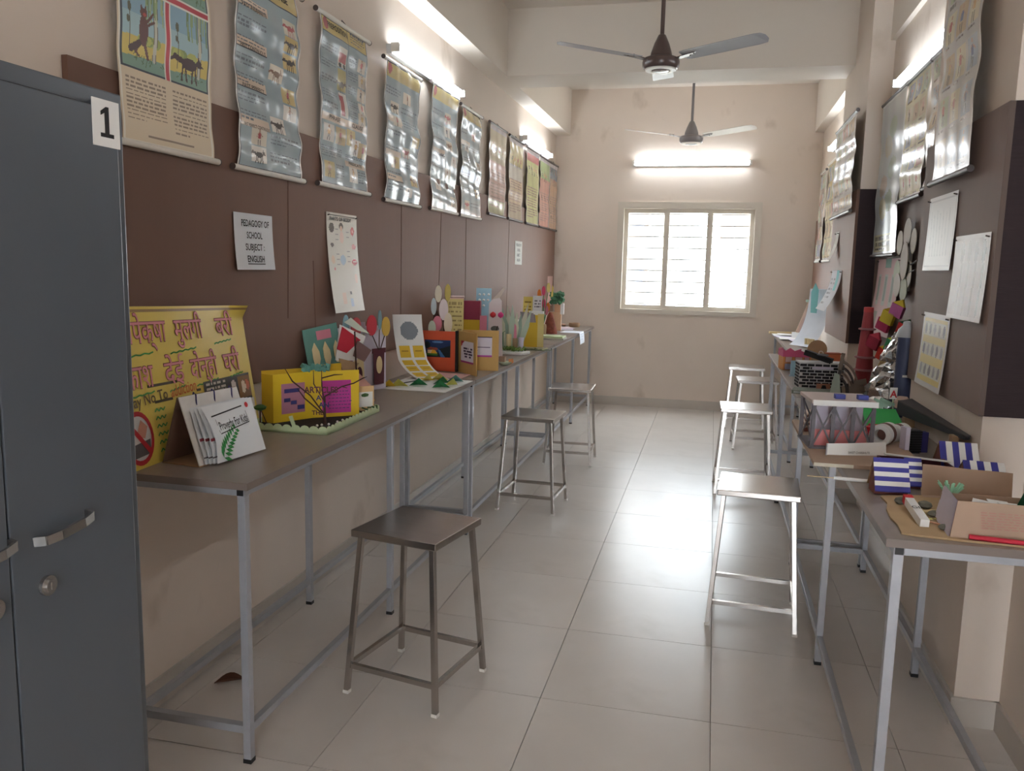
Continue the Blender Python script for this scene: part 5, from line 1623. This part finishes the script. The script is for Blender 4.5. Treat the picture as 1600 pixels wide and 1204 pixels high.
MB().cbox((0, .02, .03), (.16, .12, .004), (.45, 0, 0)).build('sheet', paper(60, 176, 90), t)
for k in range(5):
    MB().cbox((-.03 + .02 * k, .09, .07 + .004 * k), (.09, .004, .012), (0, .35, .2 * k - .3)).build('mint_strip', paper(176, 206, 190), t)
t = thing('letter_sign', 'tiny white sign with a red letter A on a stick', 'sign', (.79, 3.86, ZT), 12)
MB().tube([(0, 0, 0), (-.008, 0, .12)], .003, 6).build('stick', M_LGREEN, t)
MB().box((-.024, -.003, .11), (.008, 0, .16)).build('plate', M_WHITE, t)
lettering(t, 'A', -.008, .118, .042, M_RED, y=-.004, bold=.03)
t = thing('toy_truck', 'small red toy truck behind the bridge corner', 'toy', (.632, 3.425, ZF), 70)
MB().box((-.03, -.022, .012), (.012, .022, .045)).build('cargo_body', paper(206, 40, 50), t, bevel=.002)
MB().plate([(.014, .012), (.04, .012), (.04, .03), (.03, .05), (.014, .05)], -.02, .02).build('cab', paper(206, 40, 50), t)
MB().box((.018, -.021, .032), (.032, .021, .044)).build('window', M_BLACK, t)
for x in (-.018, .026):
    for y in (-.024, .02):
        MB().tube([(x, y, .01), (x, y + .005, .01)], .01, 12).build('wheel', M_BLACK, t, smooth=True)
for i, (x, y, a, r_, L, lb) in enumerate(((.65, 3.30, 58, .040, .085, 'fat white paper roll with a brown core beside the bridge'), (.72, 3.43, 50, .036, .10, 'second white paper roll with a dark band leaning on the black brush'))):
    t = thing('paper_roll', lb, 'paper roll', (x, y, ZF if i == 0 else ZT), a, 'paper rolls beside the bridge')
    mb = MB()
    n = 24
    base = [(-L / 2, r_), (L / 2, r_), (L / 2, r_ * .55), (-L / 2, r_ * .55)]
    pts, fs = [], []
    for xx, rad in base:
        for k in range(n):
            pts.append((xx, rad * math.cos(2 * PI * k / n), r_ + rad * math.sin(2 * PI * k / n)))
    for q in range(4):
        for k in range(n):
            fs.append((q * n + k, q * n + (k + 1) % n, ((q + 1) % 4) * n + (k + 1) % n, ((q + 1) % 4) * n + k))
    mb.add(pts, fs).build('roll', M_WHITE, t, smooth=True)
    mb = MB()
    for xx in (-.012, .012):
        pass
    mb.tube([(-.01, 0, r_), (.012, 0, r_)], r_ + .0012, 24).build('brown_band', paper(110, 74, 66), t, smooth=True)
t = thing('black_brush', 'black ridged brush block standing beside the paper rolls', 'brush', (.74, 3.25, ZT), 15)
for k in range(9):
    MB().box((-.022, -.02, .004 + .009 * k), (.022, .02, .011 + .009 * k)).build('ridge', M_BLACK, t)
MB().box((-.019, -.017, 0), (.019, .017, .085)).build('core', mat('dark_core', (34, 36, 46), rough=.6), t)
MB().box((-.04, -.022, 0), (-.024, .02, .095)).build('white_slip', M_LAV, t)
MB().box((.026, .0, 0), (.056, .03, .075)).build('blue_block', paper(50, 46, 110), t)
t = thing('black_wedge', 'long black wedge board lying slanted along the pillar', 'board', (.845, 3.55, ZT), 0)
mb = MB()
prof = [(-.028, .38, .035), (.028, .38, .045), (.028, .38, .10), (-.028, .38, .09), (.02, -.47, .088), (.034, -.47, .09), (.034, -.47, .1), (.02, -.47, .098)]
mb.add(prof, [(0, 1, 2, 3), (7, 6, 5, 4), (0, 4, 5, 1), (1, 5, 6, 2), (2, 6, 7, 3), (3, 7, 4, 0)])
mb.build('wedge', mat('black_matt_card', (24, 23, 32), rough=.7, var=.1, vscale=30), t)
mb = MB().add([(-.028, .382, .092), (.03, .382, .102), (.036, -.47, .101), (.02, -.47, .0995), (-.028, .382, .096), (.03, .382, .106), (.036, -.47, .105), (.02, -.47, .1035)], [(0, 3, 2, 1), (4, 5, 6, 7), (0, 1, 5, 4), (1, 2, 6, 5), (2, 3, 7, 6), (3, 0, 4, 7)])
mb.build('brown_top', paper(66, 58, 56), t)
MB().box((-.02, .25, 0), (.02, .3, .06)).build('prop_block', M_KRAFT, t)
MB().box((-.0, -.4, 0), (.02, -.35, .086)).build('prop_block', M_KRAFT, t)
MB().lathe([(.03, 0), (.034, .03), (.02, .05)], 12, (-.005, .40, .06)).build('paper_end', paper(206, 176, 160), t, smooth=True)
t = thing('blue_tower', 'tall dark blue tube tower with a grey dome cap', 'craft model', (.862, 4.085, ZT), 0)
MB().lathe([(.036, 0), (.035, .37)], 24).build('tube', mat('navy_card_tube', (58, 66, 96), rough=.55, var=.12, vscale=30, bump=.2, bscale=60), t, smooth=True)
MB().lathe([(.043, .365), (.043, .375), (.036, .40), (.018, .42), (.017, .435), (.004, .44)], 24).build('dome_cap', mat('frosted_plastic', (176, 180, 184), rough=.35), t, smooth=True)
MB().box((-.01, -.0375, .185), (.02, -.035, .195)).build('white_tape', M_WHITE, t)
# silver foil mountain
t = thing('foil_mountain', 'crumpled silver foil mountain between the red and blue towers', 'craft model', (.835, 4.34, ZT), 0)
rr = random.Random(5)
nx_, nz_ = 22, 16
pts = []
for j in range(nz_ + 1):
    u = j / nz_
    for i in range(nx_):
        a = 2 * PI * i / nx_
        rad = (1 - u) ** .85 * (.16 + .02 * rr.uniform(-1, 1)) + .012
        pts.append((rad * math.cos(a) * .6 + .03 * u + .012 * rr.uniform(-1, 1), rad * math.sin(a) * 1.25 - .05 * u + .012 * rr.uniform(-1, 1), u * .37 + .008 * rr.uniform(-1, 1) * (0 < j)))
fs = [(j * nx_ + i, j * nx_ + (i + 1) % nx_, (j + 1) * nx_ + (i + 1) % nx_, (j + 1) * nx_ + i) for j in range(nz_) for i in range(nx_)]
fs.append(tuple(range(nz_ * nx_, nz_ * nx_ + nx_)))
MB().add(pts, fs).build('foil', mat('crumpled_foil', (200, 200, 202), rough=.16, metal=1.0, bump=.6, bscale=30), t)
MB().box((-.09, -.2, 0), (.06, .18, .012)).build('dark_base', M_BLACK, t)
# red tower
t = thing('red_tower', 'tall maroon red ribbed tower model with ring ledges', 'craft model', (.832, 4.9, ZT), 0)
M_RT = mat('red_ribbed_card', (150, 54, 60), rough=.65, var=.12, vscale=40, bump=.5, bscale=90, stretch=(3, 3, .2))
z = 0
for r0, r1, h0 in ((.046, .044, .12), (.046, .042, .07), (.042, .032, .155), (.032, .024, .11)):
    MB().lathe([(r0, z), (r1, z + h0)], 20).build('stage', M_RT, t, smooth=True)
    z += h0
    if h0 != .11:
        MB().lathe([(r1 + .006, z - .004), (r1 + .014, z), (r1 + .013, z + .005), (r1 + .003, z + .008)], 20).build('ledge', paper(150, 100, 104), t, smooth=True)
MB().lathe([(.026, z - .015), (.026, z + .01), (.02, z + .012)], 20).build('top_ring', paper(176, 60, 62), t, smooth=True)
# kite lattice
t = thing('paper_cube_lattice', 'lattice of bright folded paper cubes on a stick', 'craft model', (.93, 4.74, ZT), -52)
MB().tube([(0, 0, 0), (-.005, .01, .3)], .005, 8).build('stick', M_TWIG, t)
MB().lathe([(.04, 0), (.03, .06), (.03, .07)], 12).build('pot', paper(110, 80, 90), t)
for k, (x, z, c, c2) in enumerate(((.035, .46, (196, 110, 170), (226, 206, 70)), (-.05, .38, (176, 50, 90), (230, 210, 60)), (.075, .36, (200, 46, 50), (40, 90, 60)), (-.10, .28, (150, 36, 60), (196, 60, 80)), (.015, .27, (60, 150, 100), (200, 210, 80)), (-.04, .22, (214, 60, 46), (226, 190, 50)), (-.02, .42, (206, 186, 60), (180, 150, 40)))):
    s_ = .045
    mb = MB().cbox((x, .006 * (k % 3) - .02, z), (s_ * 1.7, .02, s_ * 1.4), (0, .35, 0))
    mb.build('cube_face', paper(*c), t)
    ca, sa = math.cos(-.35), math.sin(-.35)
    tri = [(-s_ * .85, s_ * .72), (s_ * .85, s_ * .72), (s_ * .3, s_ * 1.5)]
    tri = [(x + a * ca - b * sa, z + a * sa + b * ca) for a, b in tri]
    MB().plate(tri, .006 * (k % 3) - .028, .006 * (k % 3) - .016).build('cube_top', paper(*c2), t)
# arch
t = thing('brown_arch', 'curved brown striped cardboard arch beside the brick castle', 'craft model', (.72, 4.66, ZT), -10)
for k in range(4):
    mb = MB()
    for j in range(9):
        a0, a1 = PI * .5 * j / 9, PI * .5 * (j + 1) / 9
        rr0 = .13 - .022 * k
        P0 = (-.05 + rr0 * .8 * math.sin(a0), .012 * k - .03, rr0 * 1.45 * math.cos(a0))
        P1 = (-.05 + rr0 * .8 * math.sin(a1), .012 * k - .03, rr0 * 1.45 * math.cos(a1) + .0)
        mb.bar(P0, P1, .09, .006, up=(0, 0, 1) if j > 4 else (1, 0, 0))
    mb.build('strip', (paper(122, 106, 92), paper(70, 62, 58), paper(150, 130, 112), paper(60, 54, 54))[k], t)
MB().plate([(-.09, 0), (-.03, 0), (-.045, .12), (-.07, .13)], -.06, -.055).build('pale_slip', paper(176, 190, 176), t)
# green book under the castle
t = thing('grey_green_book', 'grey green board book lying in front of the brick castle', 'book', (.548, 4.72, ZT), -10)
MB().box((-.10, -.07, 0), (.13, .07, .018)).build('cover', paper(110, 116, 104), t)
MB().box((-.09, -.072, .003), (.12, .06, .015)).build('pages', paper(190, 200, 200), t)
# brick castle
t = thing('brick_castle', 'black and white painted brick castle box', 'craft model', (.617, 4.93, ZT), 5)
CW, CD, CH = .24, .13, .145
MB().box((-CW / 2, 0, 0), (CW / 2, CD, CH)).build('box', mat('white_mortar', (206, 204, 206), rough=.8), t)
bmesh_share = {}
def brick(x, z, w_, d_, hh, side):
    key = (round(w_, 4), side)
    if key not in bmesh_share:
        o = MB().box((-w_ / 2, -.0015, 0), (w_ / 2, .0015, hh)).build('brick', mat('black_brick_paint', (24, 22, 30), rough=.7), t)
        bmesh_share[key] = o.data
    else:
        o = bpy.data.objects.new('brick', bmesh_share[key])
        COL.objects.link(o)
        o.parent = t
    if side:
        o.rotation_euler = (0, 0, PI / 2)
        o.location = (-CW / 2 - .0015, x, z)
    else:
        o.location = (x, -.0015, z)
for r_ in range(8):
    z = .004 + r_ * .0172
    x = -CW / 2 + (.0 if r_ % 2 else .016)
    while x < CW / 2 - .012:
        w_ = min(.036, CW / 2 - x - .003)
        if w_ > .008:
            brick(x + w_ / 2, z, w_, .003, .0125, 0)
        x += w_ + .0055
    y = .004 + (.012 if r_ % 2 else 0)
    while y < CD - .012:
        w_ = min(.034, CD - y - .003)
        brick(y + w_ / 2, z, w_, .003, .0125, 1)
        y += w_ + .0055
MB().plate([(-.025, 0), (.05, 0), (.05, .028), (-.025, .028)], -.006, -.003).build('brown_gate', paper(176, 120, 96), t)
MB().plate([(.0, 0), (.03, 0), (.024, .02), (.006, .02)], -.008, -.006).build('gate_arch', M_BLACK, t)
MB().box((-.055, -.004, .108), (.06, -.002, .124)).build('white_lintel', M_LAV, t)
t = thing('toy_plane', 'black toy aircraft lying on top of the brick castle', 'toy', (.60, 4.98, ZT + CH + .008), -28)
MB().cbox((0, 0, .022), (.16, .035, .03), (0, .25, 0)).build('fuselage', M_BLACK, t)
MB().cbox((-.03, 0, .028), (.15, .006, .008), (0, .32, 0)).build('white_stripe', M_WHITE, t)
MB().cbox((.03, -.02, .035), (.05, .10, .006), (0, .1, .2)).build('wing', mat('dark_wing', (44, 42, 48), rough=.5), t)
mb = MB()
mb.tube([(.02 + .012 * math.cos(a), -.021, .045 + .012 * math.sin(a)) for a in [2 * PI * k / 12 for k in range(11)]], .002, 5)
mb.build('round_mark', M_WHITE, t)
# pink house
t = thing('pink_house', 'orange toy house with a zigzag pink roof band', 'craft model', (.565, 5.8, ZT), 8)
MB().box((-.09, 0, 0), (.09, .14, .10)).build('walls', paper(214, 150, 84), t)
zig = [(-.095, .09), (.095, .09), (.095, .125), (.07, .14), (.045, .125), (.02, .145), (-.02, .13), (-.05, .15), (-.08, .13), (-.095, .14)]
MB().plate(zig, -.006, -.002).build('pink_roof_band', paper(206, 90, 130), t)
MB().plate([(a * .8, b) for a, b in zig], 0, .004, xf=lambda v: Vector((-.094 + v.y, .07 + v.x, v.z))).build('pink_roof_band', paper(206, 90, 130), t)
MB().box((-.09, 0, .10), (.09, .14, .104)).build('roof_sheet', M_WHITE, t)
for x, z, w_, hh, m in ((-.055, .055, .04, .034, paper(206, 176, 170)), (.01, .052, .045, .036, paper(206, 176, 176)), (.062, .055, .03, .034, paper(190, 160, 170)), (-.055, .006, .045, .038, paper(150, 150, 170)), (.015, .01, .045, .032, paper(190, 180, 176)), (.066, .008, .03, .034, paper(200, 180, 170))):
    fr = MB().box((x - w_ / 2 - .003, -.003, z - .003), (x + w_ / 2 + .003, 0, z + hh + .003)).build('window_frame', paper(150, 90, 60), t)
    MB().box((x - w_ / 2, -.004, z), (x + w_ / 2, -.003, z + hh)).build('window_panel', m, fr)
MB().box((.05, -.004, .042), (.092, -.001, .052)).build('purple_ledge', M_PURPLE, t)
t = thing('blue_slip_card', 'pale blue card standing between pink house and brick castle', 'card', (.515, 5.45, ZT), 10)
MB().box((-.02, 0, 0), (.03, .004, .10)).build('card', M_LBLUE, t)
MB().box((-.02, .004, 0), (.03, .03, .006)).build('foot', M_LBLUE, t)
t = thing('brown_disc_stand', 'brown round card standing behind the toy aircraft', 'craft model', (.74, 6.25, ZT), 10)
MB().plate(ellipse(0, .105, .07, .07, 24), 0, .004).build('disc', M_KRAFT, t)
MB().box((-.04, -.01, 0), (.04, .04, .045)).build('holder', M_KRAFT, t)
t = thing('orange_box', 'orange toy box behind the brick castle', 'box', (.82, 6.0, ZT), 8)
MB().box((-.04, 0, 0), (.045, .06, .10)).build('body', paper(206, 110, 70), t)
MB().box((-.045, -.004, .10), (.05, .064, .108)).build('lid', paper(176, 90, 60), t)
t = thing('dark_stick_bundle', 'bundle of dark sticks at the foot of the foil mountain', 'sticks', (.62, 4.17, ZT), 0)
for k in range(7):
    MB().tube([(-.05 + .02 * k, -.05, .008 + .004 * (k % 2)), (.0 + .02 * k, .07 - .02 * (k % 3), .03 + .006 * k)], .006, 7).build('stick', (M_TWIG, M_BLACK)[k % 2], t)
for k in range(4):
    MB().cbox((-.06 + .03 * k, -.09, .012), (.05, .012, .004), (.2, .3, .5 * k)).build('mint_strip', paper(176, 206, 190), t)
# far right table
t = thing('paper_stack', 'white papers spread over the far right table', 'papers', (.755, 8.85, ZT), 2)
for k, (x, y, a) in enumerate(((-.02, .25, .0), (-.03, -.05, .1), (-.02, -.35, -.05), (.05, -.6, .05), (.02, .1, .02))):
    MB().cbox((x, y, .003 + .004 * k), (.2, .26, .0025), (0, 0, a)).build('sheet', (M_WHITE, M_LAV)[k % 2], t)
MB().box((-.14, .4, 0), (.1, .46, .02)).build('cream_roll', M_CREAM, t)
t = thing('long_paper', 'long white paper curling from the right wall down to the far table', 'papers', (.87, 7.75, ZT), -60)
surface('sheet', 14, 24, lambda s, u: ((s - .5) * .3, -.18 * (1 - u) ** 2.2 + .05, .01 + u ** 1.3 * .5), paper(214, 220, 232), t)
MB().plate([(-.04, .3), (.04, .3), (.05, .5), (.0, .56), (-.05, .48)], -.01, -.006).build('turquoise_slip', paper(120, 196, 200), t)
for k in range(4):
    MB().box((.03 + .03 * k, -.1, 0), (.05 + .03 * k, -.08, .08)).build('cream_tab', M_CREAM, t)
t = thing('brush_craft', 'brown bristle craft leaning in the far right corner', 'craft model', (.925, 8.72, ZT), -60)
for k in range(7):
    MB().tube([(-.05 + .016 * k, -.09, .06), (-.03 + .01 * k, .02, .36)], .007, 6).build('bristle', paper(176 - 6 * k, 140 - 4 * k, 118), t)
MB().box((-.07, .01, .36), (.06, .04, .385)).build('green_band', paper(110, 130, 110), t)
MB().box((-.08, -.12, 0), (.08, -.03, .06)).build('white_base', M_WHITE, t)

t = thing('dry_leaf', 'curled brown dry leaf on the floor under the left table', 'leaf', (-1.655, 2.56, 0.001), 25)
surface('blade', 8, 8, lambda s, u: ((s - .5) * .11, (u - .5) * .05 * math.sin(PI * min(max(s, .06), .97)), .004 + .022 * abs(2 * u - 1) ** 1.5 * math.sin(PI * s) + .008 * s), mat('dry_leaf_brown', (92, 58, 40), rough=.8), t)
